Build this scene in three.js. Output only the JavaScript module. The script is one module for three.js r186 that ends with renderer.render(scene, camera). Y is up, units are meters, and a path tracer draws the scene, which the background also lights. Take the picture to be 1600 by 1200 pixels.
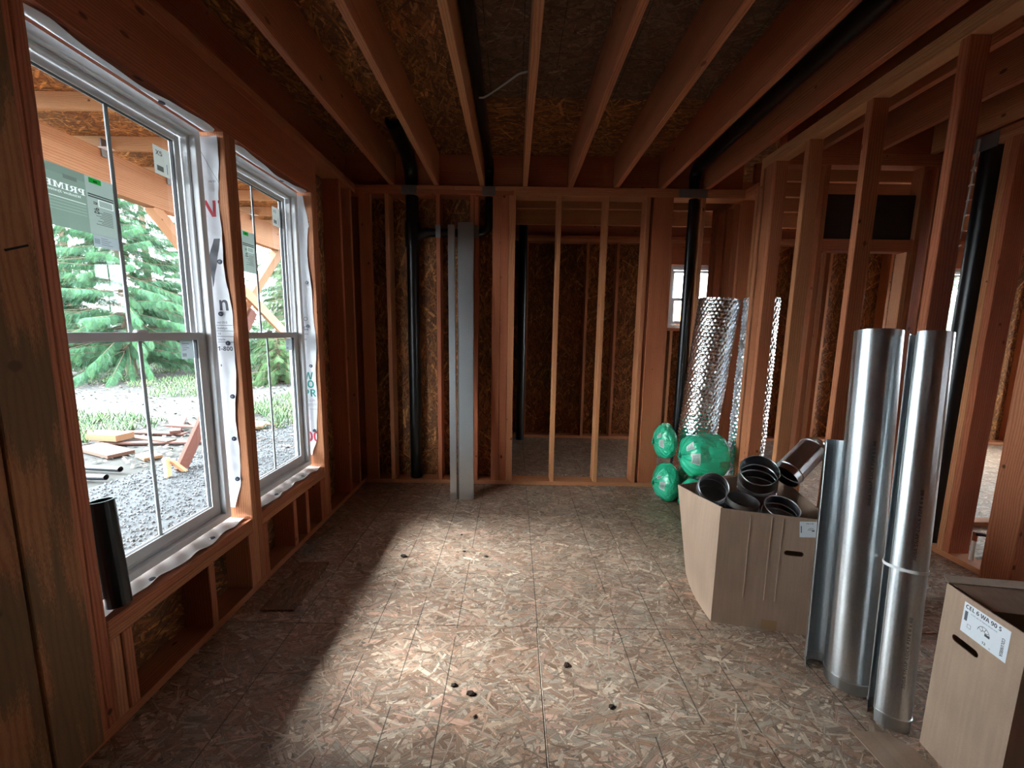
import * as THREE from 'three';
import { mergeGeometries, mergeVertices, toCreasedNormals } from 'three/addons/utils/BufferGeometryUtils.js';

// ---------- camera, sky, exposure ----------
const scene = new THREE.Scene();
const camera = new THREE.PerspectiveCamera(2 * Math.atan(600 / 609.57) * 180 / Math.PI, 4 / 3, 0.05, 300);
{
  const p = 7.575 * Math.PI / 180, y = -0.144 * Math.PI / 180, r = 0.884 * Math.PI / 180;
  const fwd = new THREE.Vector3(Math.sin(y) * Math.cos(p), -Math.sin(p), -Math.cos(y) * Math.cos(p));
  const right = new THREE.Vector3(Math.cos(y), 0, Math.sin(y));
  const up = new THREE.Vector3().crossVectors(right, fwd);
  const rolled = up.clone().multiplyScalar(Math.cos(r)).addScaledVector(right, -Math.sin(r));
  camera.position.set(0, 1.48, 0);
  camera.up.copy(rolled);
  camera.lookAt(camera.position.clone().add(fwd));
}
const renderer = new THREE.WebGLRenderer({ antialias: true });
renderer.toneMapping = THREE.LinearToneMapping;
renderer.toneMappingExposure = 29;
renderer.shadowMap.enabled = true;
scene.background = new THREE.Color().setRGB(0.91, 0.98, 1.06); // even overcast sky
scene.backgroundIntensity = 1.0;
// sun veiled by cloud: a broad soft source over the trees, left of the house
const sun = new THREE.DirectionalLight(0xf2f6fc, 1.3);
sun.position.set(-20, 15.0, -3.2); sun.target.position.set(0, 0, -2); sun.castShadow = true; sun.shadow.radius = 46;
sun.shadow.mapSize.set(2048, 2048); Object.assign(sun.shadow.camera, { left: -14, right: 14, top: 12, bottom: -12, near: 1, far: 60 });
scene.add(sun, sun.target);

// ---------- helpers ----------
let seed = 12345;
const rnd = () => { seed |= 0; seed = seed + 0x6D2B79F5 | 0; let t = Math.imul(seed ^ seed >>> 15, 1 | seed); t = t + Math.imul(t ^ t >>> 7, 61 | t) ^ t; return ((t ^ t >>> 14) >>> 0) / 4294967296; };
const rr = (a, b) => a + (b - a) * rnd();
const pick = a => a[Math.floor(rnd() * a.length)];
const hash2 = (x, y) => { let h = Math.imul(x, 374761393) + Math.imul(y, 668265263) | 0; h = Math.imul(h ^ h >>> 13, 1274126177); return ((h ^ h >>> 16) >>> 0) / 4294967296; };
const wrapi = (a, n) => ((a % n) + n) % n;
function vnoise(x, y, px, py) { // tiling value noise with periods px, py
  const x0 = Math.floor(x), y0 = Math.floor(y), fx = x - x0, fy = y - y0;
  const sx = fx * fx * (3 - 2 * fx), sy = fy * fy * (3 - 2 * fy);
  const h = (i, j) => hash2(wrapi(i, px), wrapi(j, py) + 977);
  const a = h(x0, y0), b = h(x0 + 1, y0), c = h(x0, y0 + 1), d = h(x0 + 1, y0 + 1);
  return a + (b - a) * sx + (c - a) * sy + (a - b - c + d) * sx * sy;
}
const names = new Map();
function numbered(n) { const k = names.get(n) || 0; names.set(n, k + 1); return k ? `${n}_${String(k).padStart(3, '0')}` : n; }
function dataTex(data, w, h, srgb) {
  const t = new THREE.DataTexture(data, w, h, THREE.RGBAFormat);
  t.wrapS = t.wrapT = THREE.RepeatWrapping; t.magFilter = THREE.LinearFilter; t.minFilter = THREE.LinearMipmapLinearFilter; t.generateMipmaps = true;
  if (srgb) t.colorSpace = THREE.SRGBColorSpace;
  t.needsUpdate = true; return t;
}
function canvasTex(w, h, draw) {
  const c = document.createElement('canvas'); c.width = w; c.height = h;
  const g = c.getContext('2d'); draw(g, w, h);
  const t = new THREE.CanvasTexture(c); t.colorSpace = THREE.SRGBColorSpace; t.anisotropy = 8; return t;
}

// ---------- textures ----------
// oriented strand board: 2.44 m x 1.22 m
function osbTexture(W, Hh, palette, n, spread, lines) {
  const col = new Uint8Array(W * Hh * 4), bump = new Uint8Array(W * Hh * 4);
  const k = W / 2048;
  for (let i = 0; i < W * Hh; i++) { const c = palette[0]; col[i * 4] = c[0] * .6; col[i * 4 + 1] = c[1] * .6; col[i * 4 + 2] = c[2] * .6; col[i * 4 + 3] = 255; bump[i * 4] = bump[i * 4 + 1] = bump[i * 4 + 2] = 60; bump[i * 4 + 3] = 255; }
  for (let s = 0; s < n; s++) {
    const cx = rnd() * W, cy = rnd() * Hh, fine = s > n * .55;
    const L = (fine ? rr(24, 90) : rr(60, 190)) * k / 2, w = (fine ? rr(2, 8) : rr(7, 22)) * k / 2;
    const a = (rnd() + rnd() + rnd() - 1.5) * spread, ca = Math.cos(a), sa = Math.sin(a);
    const base = pick(palette), tone = rr(.8, 1.14), ht = rr(70, 225), skew = rr(-.6, .6), ph = rnd() * 1000 | 0;
    const R = Math.ceil(Math.abs(ca) * L + Math.abs(sa) * w + w), Q = Math.ceil(Math.abs(sa) * L + Math.abs(ca) * w + w);
    for (let dy = -Q; dy <= Q; dy++) for (let dx = -R; dx <= R; dx++) {
      const u = dx * ca + dy * sa, v = -dx * sa + dy * ca, e = L + skew * v;
      if (Math.abs(v) > w || Math.abs(u) > e) continue;
      const edge = Math.min(w - Math.abs(v), e - Math.abs(u));
      const g = .88 + .24 * hash2(Math.floor(v * 1.3) + ph, Math.floor(u * .05) + ph) - (edge < 1 ? .2 : 0);
      const X = wrapi(Math.round(cx + dx), W), Y = wrapi(Math.round(cy + dy), Hh), i = (Y * W + X) * 4, f = g * tone;
      col[i] = Math.min(255, base[0] * f); col[i + 1] = Math.min(255, base[1] * f); col[i + 2] = Math.min(255, base[2] * f);
      bump[i] = bump[i + 1] = bump[i + 2] = ht - (edge < 1.5 ? 45 : 0);
    }
  }
  if (lines) for (const f of lines) { // printed nailing lines across the sheet
    const X0 = Math.round(f * W);
    for (let y = 0; y < Hh; y++) { const on = vnoise(y * .02, f * 91, 1e6, 1e6); if (on < .22) continue; for (let d = 0; d < 4; d++) { const i = (y * W + wrapi(X0 + d, W)) * 4, m = .42 + .3 * hash2(y, d); col[i] *= m; col[i + 1] *= m; col[i + 2] *= m; } }
  }
  return { map: dataTex(col, W, Hh, true), bump: dataTex(bump, W, Hh, false) };
}
const nail = []; for (let i = 0; i < 6; i++) nail.push((i * .4064) / 2.4384); for (const i of [1, 3]) nail.push((i * .6096) / 2.4384);
const osbFloor = osbTexture(2048, 1024, [[192, 168, 146], [184, 154, 132], [172, 142, 120], [186, 168, 150], [206, 188, 168], [158, 126, 104], [192, 156, 136], [184, 162, 142]], 8200, 1.35, nail);
const osbGold = osbTexture(1024, 512, [[190, 138, 84], [168, 116, 66], [146, 98, 56], [204, 156, 100], [120, 78, 44], [178, 128, 80]], 4200, 1.25);

// fir framing lumber: u across 0.5 m, v along 2.4 m
function woodTexture(sd, early, late, knots) {
  const W = 512, L = 1024, d = new Uint8Array(W * L * 4), b = new Uint8Array(W * L * 4);
  const kn = []; seed = sd;
  for (let i = 0; i < knots; i++) kn.push([rnd() * W, rnd() * L, rr(4, 11), rr(.6, 1)]);
  for (let y = 0; y < L; y++) for (let x = 0; x < W; x++) {
    let wx = x + 26 * (vnoise(x / 64, y / 170, 8, 6) - .5) + 8 * (vnoise(x / 16, y / 50, 32, 20) - .5), dark = 0;
    for (const [kx, ky, kr, ks] of kn) {
      let ax = x - kx; ax -= Math.round(ax / W) * W; let ay = (y - ky) * 2.2; ay -= Math.round(ay / (L * 2.2)) * L * 2.2;
      const q = ax * ax + ay * ay * .55;
      if (q < kr * kr * 40) { const r = Math.sqrt(q); wx += Math.sign(ax || 1) * kr * 1.3 * Math.exp(-r / (kr * 1.6)); if (r < kr * 1.25) dark = Math.max(dark, ks * (r < kr * .8 ? 1 : (kr * 1.25 - r) / (kr * .45))); }
    }
    const ring = Math.pow(.5 + .5 * Math.sin(wx * .49 + 5 * vnoise(x / 128, y / 512, 4, 2)), 2.2);
    const broad = vnoise(x / 40, y / 400, 13, 3) * .6 + vnoise(x / 90, y / 130, 6, 8) * .4, fine = hash2(x, y >> 3) * .5 + hash2(x, y >> 1) * .5;
    const t = Math.min(1, .5 * ring + .5 * broad), i = (y * W + x) * 4, f = .93 + .14 * fine;
    for (let c = 0; c < 3; c++) d[i + c] = Math.min(255, (early[c] + (late[c] - early[c]) * t) * f * (1 - dark * [.5, .62, .7][c]));
    d[i + 3] = 255; b[i] = b[i + 1] = b[i + 2] = 150 - 60 * ring + 40 * fine; b[i + 3] = 255;
  }
  return { map: dataTex(d, W, L, true), bump: dataTex(b, W, L, false) };
}
const woodA = woodTexture(11, [212, 173, 136], [170, 118, 85], 5);
const woodB = woodTexture(23, [206, 164, 128], [156, 104, 74], 8);
const woodC = woodTexture(37, [220, 184, 144], [182, 134, 98], 3);
seed = 777;
const M = {};
const std = o => new THREE.MeshStandardMaterial(o);
// several boards' own tones of fir
M.fir = [];
for (const [t, c] of [[woodA, 0xf6d2bc], [woodB, 0xfaccb4], [woodC, 0xeecab2], [woodA, 0xe4b8a0], [woodB, 0xfcd2bc], [woodC, 0xe6c4ae]])
  M.fir.push(std({ map: t.map, bumpMap: t.bump, bumpScale: .0005, roughness: .68, color: c }));
M.firRed = [std({ map: woodB.map, bumpMap: woodB.bump, bumpScale: .0005, roughness: .66, color: 0xf0b8a0 }), std({ map: woodA.map, bumpMap: woodA.bump, bumpScale: .0005, roughness: .66, color: 0xeab49c })];
M.firPale = [std({ map: woodC.map, bumpMap: woodC.bump, bumpScale: .0005, roughness: .7, color: 0xf4dcc4 })];
M.firOut = [std({ map: woodA.map, roughness: .75, color: 0xd8ccc0 }), std({ map: woodC.map, roughness: .75, color: 0xe6ddd2 })];
M.osbFloor = [0xf2f0ee, 0xe4e0dc, 0xece8e4].map(c => std({ map: osbFloor.map, bumpMap: osbFloor.bump, bumpScale: .0009, roughness: .52, color: c }));
M.osbGold = [0xe8d2bc, 0xdcc4b0, 0xf2dcc8].map(c => std({ map: osbGold.map, bumpMap: osbGold.bump, bumpScale: .0012, roughness: .7, color: c }));
M.osbGrey = [std({ map: osbFloor.map, bumpMap: osbFloor.bump, bumpScale: .001, roughness: .75, color: 0xc0aca0 }), std({ map: osbFloor.map, bumpMap: osbFloor.bump, bumpScale: .001, roughness: .75, color: 0xa89486 })];

// ---------- geometry helpers ----------
// box with chamfered edges; uv in metres along its longest side (su: across, sv: along)
function boardGeo(w, h, d, { c = .003, su = .5, sv = 2.4, uo = rnd(), vo = rnd(), sheet = false } = {}) {
  const H = [w / 2, h / 2, d / 2], pos = [], nor = [], uv = [];
  c = Math.min(c, .3 * Math.min(w, h, d));
  const dims = [w, h, d], long = dims.indexOf(Math.max(w, h, d));
  const P = (sx, sy, sz, full) => [sx * (H[0] - (full === 0 ? 0 : c)), sy * (H[1] - (full === 1 ? 0 : c)), sz * (H[2] - (full === 2 ? 0 : c))];
  const put = (pts, n) => {
    const ax = [0, 1, 2].reduce((a, b) => Math.abs(n[b]) > Math.abs(n[a]) + 1e-6 ? b : a, 0);
    const uvOf = p => {
      if (sheet) { const o = [0, 1, 2].filter(k => k !== ax), l = dims[o[0]] >= dims[o[1]] ? o : [o[1], o[0]]; return [(p[l[0]] + H[l[0]]) / su + uo, (p[l[1]] + H[l[1]]) / sv + vo]; }
      if (ax === long) { const o = [0, 1, 2].filter(k => k !== ax); return [p[o[0]] / su + uo, p[o[1]] / su * .2 + vo]; }
      const other = 3 - ax - long; return [p[other] / su + uo + ax * .31 + (n[ax] > 0 ? .17 : 0), p[long] / sv + vo];
    };
    const q = pts.length === 4 ? [0, 1, 2, 0, 2, 3] : [0, 1, 2];
    const a = pts[0], b = pts[1], e = pts[2];
    const cr = [(b[1] - a[1]) * (e[2] - a[2]) - (b[2] - a[2]) * (e[1] - a[1]), (b[2] - a[2]) * (e[0] - a[0]) - (b[0] - a[0]) * (e[2] - a[2]), (b[0] - a[0]) * (e[1] - a[1]) - (b[1] - a[1]) * (e[0] - a[0])];
    const ok = cr[0] * n[0] + cr[1] * n[1] + cr[2] * n[2] > 0, order = ok ? q : q.slice().reverse();
    const l = Math.hypot(...n);
    for (const k of order) { pos.push(...pts[k]); nor.push(n[0] / l, n[1] / l, n[2] / l); uv.push(...uvOf(pts[k])); }
  };
  for (let ax = 0; ax < 3; ax++) for (const s of [-1, 1]) {
    const pts = [[-1, -1], [1, -1], [1, 1], [-1, 1]].map(([a, b]) => { const g = [0, 0, 0]; g[ax] = s; g[(ax + 1) % 3] = a; g[(ax + 2) % 3] = b; return P(...g, ax); });
    const n = [0, 0, 0]; n[ax] = s; put(pts, n);
  }
  for (let ax = 0; ax < 3; ax++) for (const a of [-1, 1]) for (const b of [-1, 1]) {
    const A = (ax + 1) % 3, B = (ax + 2) % 3, g = k => { const v = [0, 0, 0]; v[ax] = k; v[A] = a; v[B] = b; return v; };
    const n = [0, 0, 0]; n[A] = a; n[B] = b;
    put([P(...g(-1), A), P(...g(1), A), P(...g(1), B), P(...g(-1), B)], n);
  }
  for (const x of [-1, 1]) for (const y of [-1, 1]) for (const z of [-1, 1]) put([P(x, y, z, 0), P(x, y, z, 1), P(x, y, z, 2)], [x, y, z]);
  const g = new THREE.BufferGeometry();
  g.setAttribute('position', new THREE.Float32BufferAttribute(pos, 3)); g.setAttribute('normal', new THREE.Float32BufferAttribute(nor, 3)); g.setAttribute('uv', new THREE.Float32BufferAttribute(uv, 2));
  return g;
}
function mesh(name, geo, mat, parent, label) {
  const m = new THREE.Mesh(geo, mat); m.castShadow = m.receiveShadow = true;
  m.name = parent === scene ? numbered(name) : name;
  if (label) m.userData.label = label;
  parent.add(m); return m;
}
// board from corner to corner (x0,x1,y0,y1,z0,z1)
function board(parent, name, x0, x1, y0, y1, z0, z1, mat, opt) {
  const g = boardGeo(Math.abs(x1 - x0), Math.abs(y1 - y0), Math.abs(z1 - z0), opt);
  const m = mesh(name, g, mat || pick(M.fir), parent, opt && opt.label); m.position.set((x0 + x1) / 2, (y0 + y1) / 2, (z0 + z1) / 2); return m;
}
function sheet(parent, name, x0, x1, y0, y1, z0, z1, mat, opt = {}) { return board(parent, name, x0, x1, y0, y1, z0, z1, mat, { c: .002, su: 2.4384, sv: 1.2192, sheet: true, ...opt }); }
// board between two points with a given cross-section
function strut(parent, name, a, b, w, t, mat, roll = 0) {
  const A = new THREE.Vector3(...a), B = new THREE.Vector3(...b), d = B.clone().sub(A), L = d.length();
  const m = mesh(name, boardGeo(w, L, t), mat || pick(M.fir), parent);
  m.position.copy(A).addScaledVector(d, .5); m.quaternion.setFromUnitVectors(new THREE.Vector3(0, 1, 0), d.normalize());
  if (roll) m.rotateY(roll); return m;
}
function structure(name) { const g = new THREE.Group(); g.name = name; g.userData.kind = 'structure'; scene.add(g); return g; }
function thing(name, label, category, pos = [0, 0, 0], group) {
  const g = new THREE.Group(); g.name = numbered(name); g.position.set(...pos); g.userData = { label, category }; if (group) g.userData.group = group; scene.add(g); return g;
}
function tag(o, label, category, group) { o.userData.label = label; o.userData.category = category; if (group) o.userData.group = group; return o; }
function tube(pts, r, seg = 24, radial = 20, closed = false) {
  return new THREE.TubeGeometry(new THREE.CatmullRomCurve3(pts.map(p => new THREE.Vector3(...p)), closed, 'catmullrom', .3), seg, r, radial, closed);
}
// open pipe with wall thickness standing on y = 0
function pipeGeo(r, L, t = .006, seg = 40) {
  return toCreasedNormals(new THREE.LatheGeometry([[r - t, 0], [r, 0], [r, L], [r - t, L], [r - t, 0]].map(p => new THREE.Vector2(...p)), seg), .6);
}

// ---------- the shell ----------
const HP = 2.762, XL = -1.435, XO = -1.575, ZB = -3.66, ZR = -5.40, XR = 7.6, ZF = 2.6, T = .038;
const grey = std({ color: 0x8b8f92, roughness: .45, metalness: .8 });
// floor of sheets laid long side across the room
{
  const f = structure('floor');
  const z0 = -5.5, rows = [-5.46, -4.24, -3.02, -1.80, -.58, .64, 1.86, 2.62];
  sheet(f, 'subfloor', -1.6, XR + .15, -.30, -.024, -5.6, ZF + .15, M.osbGrey[0]);
  for (let r = 0; r < rows.length - 1; r++) {
    const off = r % 2 ? 0 : 1.2192;
    for (let i = -2; i < 5; i++) {
      let xa = .14 + off + (i) * 2.4384, xb = xa + 2.4384;
      const cut = Math.max(0, XO - xa); xa = Math.max(xa, XO); xb = Math.min(xb, XR); if (xb - xa < .1) continue;
      const g = sheet(f, 'floor_panel', xa + .0012, xb - .0012, -.022, 0, rows[r] + .0012, rows[r + 1] - .0012, M.osbFloor[(r * 2 + i + 6) % 3], { uo: cut / 2.4384, vo: (r * .37) % 1 });
      // keep the strand direction along x also on short sheets
      if (xb - xa < rows[r + 1] - rows[r]) { const p = g.geometry.attributes.position, u = g.geometry.attributes.uv; for (let k = 0; k < p.count; k++) u.setXY(k, (p.getX(k) + (xb - xa) / 2) / 2.4384 + cut / 2.4384, p.getZ(k) / 1.2192 + r * .37); }
    }
  }
}
// left outside wall with two windows
const wl = structure('wall_left');
{
  const st = (z0, z1, y0, y1, name = 'stud', m) => board(wl, name, XO, XL, y0, y1, z0, z1, m);
  board(wl, 'bottom_plate', XO, XL, 0, T, -1.0, ZB - .14, M.fir[3]);
  board(wl, 'bottom_plate', XO, XL, 0, T, -1.0, ZF, M.fir[3]);
  board(wl, 'top_plate', XO, XL, HP - 2 * T, HP - T, ZF, ZB - .14, M.fir[1]);
  board(wl, 'top_plate', XO, XL, HP - T, HP, ZF, ZB - .14, M.fir[3]);
  board(wl, 'header', XO, XL, 2.43, HP - 2 * T - .001, -1.222, -2.918, M.firRed[0], { sv: 3.1 });
  // studs beside and between the windows
  st(-1.26, -1.223, T, 2.43, 'jack_stud', M.firRed[0]); st(-1.222, -1.184, T, HP - 2 * T, 'king_stud', M.firRed[1]);
  st(-2.083, -2.045, T, 2.43, 'jack_stud', M.fir[0]); st(-2.126, -2.0845, T, 2.43, 'jack_stud', M.fir[3]);
  st(-2.918, -2.88, T, 2.43, 'jack_stud', M.fir[0]); st(-2.957, -2.919, T, HP - 2 * T, 'king_stud', M.firRed[1]);
  for (const z of [-3.37, -3.58, -3.797]) st(z, z + T, T, HP - 2 * T, 'stud', M.firRed[z < -3.5 ? 1 : 0]);
  for (const z of [-.62, -.2, .2, .6, 1.0, 1.4, 1.8, 2.2, 2.56]) st(z, z + T, T, HP - 2 * T);
  // rough sills and cripples below
  for (const [a, b] of [[-1.262, -2.0445], [-2.1265, -2.8795]]) { board(wl, 'sill_plate', XO, XL, .392, .43, a, b, M.fir[1]); board(wl, 'sill_plate', XO, XL, .354, .391, a, b, M.fir[0]); }
  for (const z of [-1.30, -1.345, -1.755, -2.043, -2.166, -2.475, -2.63, -2.84, -2.879]) st(z, z + T, T, .353, 'cripple_stud', z < -2.1 ? M.firRed[0] : pick(M.fir));
  // outside sheathing with the two openings left free
  const x0 = XO - .0125, x1 = XO - .0005, os = (z0, z1, y0, y1) => sheet(wl, 'sheathing_panel', x0, x1, y0, y1, z0, z1, pick(M.osbGold));
  os(ZF, -1.262, -.3, 3.08); os(-2.0445, -2.1265, -.3, 3.08); os(-2.8795, -5.6, -.3, 3.08);
  os(-1.262, -2.0445, -.3, .43); os(-2.1265, -2.8795, -.3, .43); os(-1.262, -2.0445, 2.43, 3.08); os(-2.1265, -2.8795, 2.43, 3.08);
  board(wl, 'rim_joist', XO, XO + T, HP + .0005, 3.048, ZF, ZR, M.firRed[0]);
}
// weathered post beside the photographer
{
  const tex = woodTexture(91, [196, 146, 104], [160, 108, 72], 5);
  // grey-green mildew stain with its own outline
  const d = tex.map.image.data, W = 512, L = 1024;
  for (let y = 0; y < L; y++) for (let x = 0; x < W; x++) {
    const n = vnoise(x / 64, y / 128, 8, 8) * .6 + vnoise(x / 16, y / 64, 32, 16) * .25 + hash2(x, y >> 2) * .15, i = (y * W + x) * 4;
    if (n > .5) { const k = Math.min(.6, (n - .5) * 5); d[i] += (96 - d[i]) * k; d[i + 1] += (86 - d[i + 1]) * k; d[i + 2] += (62 - d[i + 2]) * k; }
  }
  M.stained = std({ map: tex.map, bumpMap: tex.bump, bumpScale: .0005, roughness: .8, color: 0xe8d4c0 });
  board(wl, 'stained_post', XO, XL + .028, T + .0005, HP - 2 * T - .001, -1.183, -1.045, M.stained, { su: .7 });
  board(wl, 'stained_post', XO, XL + .02, T + .0005, HP - 2 * T - .001, -1.043, -.90, M.stained, { su: .7 });
}
// partition across the back of the room
const wb = structure('wall_back');
{
  const Z0 = ZB - .14, st = (x0, x1, m, name = 'stud', y1 = HP - 2 * T) => board(wb, name, x0, x1, T, y1, Z0, ZB, m);
  board(wb, 'bottom_plate', XL, -.02, 0, T, Z0, ZB, M.fir[0]); board(wb, 'bottom_plate', -.019, 1.43, 0, T, Z0, ZB, M.fir[2]);
  board(wb, 'top_plate', XL, -.55, HP - T, HP, Z0, ZB, M.fir[1]); board(wb, 'top_plate', -.549, 2.035, HP - T, HP, Z0, ZB, M.fir[0]);
  board(wb, 'top_plate', XL, -.02, HP - 2 * T, HP - T - .0005, Z0, ZB, M.firRed[0]); board(wb, 'top_plate', -.019, 2.035, HP - 2 * T, HP - T - .0005, Z0, ZB, M.fir[2]);
  board(wb, 'stud', -1.412, -1.30, T, HP - 2 * T, ZB - T, ZB, M.firRed[1]);
  st(-1.174, -1.136, M.fir[0]); st(-.715, -.677, M.firRed[0]);
  st(-.408, -.370, M.firRed[1]); st(-.369, -.331, M.firRed[0]);
  st(-.205, -.13, M.firRed[1]); st(-.129, -.06, M.firRed[0]); st(-.059, .001, M.fir[0]);
  st(.372, .410, M.fir[2]); st(.794, .832, M.fir[2]); st(1.165, 1.203, M.fir[0]);
  // wide board standing with its face to the room
  board(wb, 'post', 1.232, 1.405, T, HP - 2 * T, ZB - .09, ZB + .002, M.firRed[1]);
  st(1.655, 1.693, M.fir[0]);
  sheet(wb, 'sheathing_panel', -1.43, -.165, .0, HP - .001, Z0 - .012, Z0 - .0005, M.osbGold[2]);
  sheet(wb, 'sheathing_panel', -.163, -.02, .0, HP - .001, Z0 - .012, Z0 - .0005, M.osbGold[0]);
  // steel plates protecting the pipes
  for (const [x0, x1, y0, y1] of [[-1.015, -.885, HP - 2 * T - .004, HP - .002], [-.30, -.185, HP - 2 * T - .006, HP - .003], [1.445, 1.70, HP - 2 * T, HP - .002], [-.718, -.674, 2.315, 2.425], [-.41, -.328, 2.315, 2.425]])
    board(wb, 'nail_plate', x0, x1, y0, y1, ZB + .0005, ZB + .004, grey, { c: .0005, label: 'grey steel nail plate' });
}
// end wall of the space behind, with two windows
const wr = structure('wall_rear');
const rearWin = [[2.14, 2.72, 1.60, 2.38], [5.35, 6.35, .55, 2.38]];
{
  const Z1 = ZR, Z0 = ZR - .14;
  board(wr, 'bottom_plate', XO, XR, 0, T, Z0, Z1, M.fir[0]);
  board(wr, 'top_plate', XO, XR, HP - 2 * T, HP - T - .0005, Z0, Z1, M.fir[0]); board(wr, 'top_plate', XO, XR, HP - T, HP, Z0, Z1, M.fir[1]);
  const inWin = x => rearWin.some(([a, b]) => x > a - .045 && x < b + .005);
  for (let x = -1.5; x < XR; x += .4064) { const xx = x + .02; if (!inWin(xx)) board(wr, 'stud', xx, xx + T, T, HP - 2 * T, Z0, Z1, pick(M.fir)); }
  for (const [a, b, c, d] of rearWin) {
    board(wr, 'jack_stud', a - .078, a - .04, T, HP - 2 * T, Z0, Z1); board(wr, 'jack_stud', b + .04, b + .078, T, HP - 2 * T, Z0, Z1);
    board(wr, 'header', a - .039, b + .039, d + .03, HP - 2 * T, Z0, Z1, M.firRed[0]); board(wr, 'sill_plate', a - .039, b + .039, c - .07, c - .03, Z0, Z1);
    for (let x = a; x < b; x += .4064) board(wr, 'cripple_stud', x, x + T, T, c - .071, Z0, Z1);
  }
  const os = (x0, x1, y0, y1, k) => sheet(wr, 'sheathing_panel', x0, x1, y0, y1, Z0 - .0125, Z0 - .0005, M.osbGold[k % 3]);
  let xs = XO - .012, k = 0;
  for (const [a, b, c, d] of [...rearWin, [XR, XR, 0, 0]]) {
    while (xs < a - .05) { const e = Math.min(a - .04, xs + 1.2192); os(xs, e, -.3, 3.08, k++); xs = e; }
    if (b < XR) { os(a - .039, b + .039, -.3, c - .03, k++); os(a - .039, b + .039, d + .03, 3.08, k); xs = b + .04; }
  }
  board(wr, 'rim_joist', XO, XR, HP + .001, 3.048, Z0, Z0 + T, M.firRed[0]);
}
// partition on the right, open to the hall
const wr1 = structure('wall_right');
{
  const x0 = 1.801, x1 = 1.89, st = (z0, z1, m) => board(wr1, 'stud', x0, x1, T, HP - 2 * T, z0, z1, m);
  board(wr1, 'top_plate', x0, x1, HP - 2 * T, HP - T - .0005, -3.06, ZF, M.firPale[0]); board(wr1, 'top_plate', x0, x1, HP - T, HP, -3.06, ZF, M.firPale[0]);
  board(wr1, 'bottom_plate', x0, x1, 0, T, -3.06, -1.72, M.fir[0]);
  st(-3.06, -3.022, M.fir[0]); st(-3.0, -2.93, M.fir[3]); st(-2.929, -2.891, M.fir[4]);
  st(-2.62, -2.582, M.fir[2]); st(-2.195, -2.157, M.fir[4]); st(-1.77, -1.732, M.firRed[0]);
  board(wr1, 'bottom_plate', x0, x1, 0, T, -.55, ZF, M.fir[0]); for (const z of [-.54, .3, 1.1, 1.9]) st(z, z + T);
}
// short partition running on behind the back wall
const w2 = structure('wall_passage');
{
  const x0 = 2.04, x1 = 2.18;
  board(w2, 'top_plate', x0, x1, HP - 2 * T, HP - T - .0005, -4.25, -3.48, M.fir[0]); board(w2, 'top_plate', x0, x1, HP - T, HP, -4.25, -3.48, M.fir[1]);
  board(w2, 'bottom_plate', x0, x1, 0, T, -4.25, -3.48, M.fir[0]);
  for (const [z, m] of [[-4.25, 3], [-4.15, 1], [-3.99, 0], [-3.84, 3], [-3.74, 1], [-3.518, 2]]) board(w2, 'stud', x0, x1, T, HP - 2 * T, z, z + T, M.fir[m]);
}
// hall partition with the tall drain pipe
const w4 = structure('wall_hall');
{
  const x0 = 2.966, x1 = 3.106, st = (z0, z1, m) => board(w4, 'stud', x0, x1, T, HP - 2 * T, z0, z1, m);
  board(w4, 'bottom_plate', x0, x1, 0, T, -2.88, -1.9, M.fir[2]);
  board(w4, 'top_plate', x0, x1, HP - 2 * T, HP - T - .0005, -2.88, ZF, M.fir[2]); board(w4, 'top_plate', x0, x1, HP - T, HP, -2.88, ZF, M.fir[1]);
  st(-2.88, -2.842, M.fir[2]); st(-2.56, -2.522, M.fir[2]); st(-2.521, -2.483, M.firRed[0]); 
  board(w4, 'post', 2.82, 2.96, 0.001, HP - .001, -2.19, -2.05, M.fir[4]);
  board(w4, 'nail_plate', x0 - .004, x0 - .0005, HP - 2 * T - .02, HP - .004, -2.76, -2.59, grey, { c: .0005, label: 'grey steel nail plate' });
  board(w4, 'bottom_plate', x0, x1, 0, T, -1.25, ZF, M.fir[0]); for (const z of [-1.24, -.4, .4, 1.2, 2]) st(z, z + T);
}
// framed doorway across the hall
const w5 = structure('wall_doorway');
{
  const z0 = -3.03, z1 = -2.945, st = (x0, x1, m, y1 = HP - 2 * T, name = 'stud') => board(w5, name, x0, x1, T, y1, z0, z1, m);
  st(2.19, 2.228, M.fir[3]); st(2.23, 2.268, M.fir[0], 2.10, 'jack_stud');
  st(2.842, 2.88, M.fir[2], 2.10, 'jack_stud'); st(2.882, 2.92, M.fir[3]); st(2.985, 3.023, M.fir[1]); st(3.06, 3.098, M.firRed[0]); st(3.16, 3.198, M.fir[3]); st(3.56, 3.598, M.fir[0]); st(3.97, 4.008, M.fir[0]);
  board(w5, 'header', 2.23, 2.88, 2.101, 2.185, z0, z1, M.firRed[0]);
  board(w5, 'header_board', 2.23, 2.88, 2.186, 2.50, z0 + .02, z0 + .058, std({ map: woodB.map, roughness: .85, color: 0x4a4038 }), { label: 'dark header board' });  // one even tint, much darker than the other framing boards
  board(w5, 'top_plate', 1.90, 5.2, HP - 2 * T, HP - T - .0005, z0, z1, M.fir[1]); board(w5, 'top_plate', 1.90, 5.2, HP - T, HP, z0, z1, M.fir[1]);
  board(w5, 'bottom_plate', 2.88, 4.1, 0, T, z0, z1, M.fir[0]); board(w5, 'bottom_plate', 2.19, 2.269, 0, T, z0, z1, M.fir[0]);
}
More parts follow.
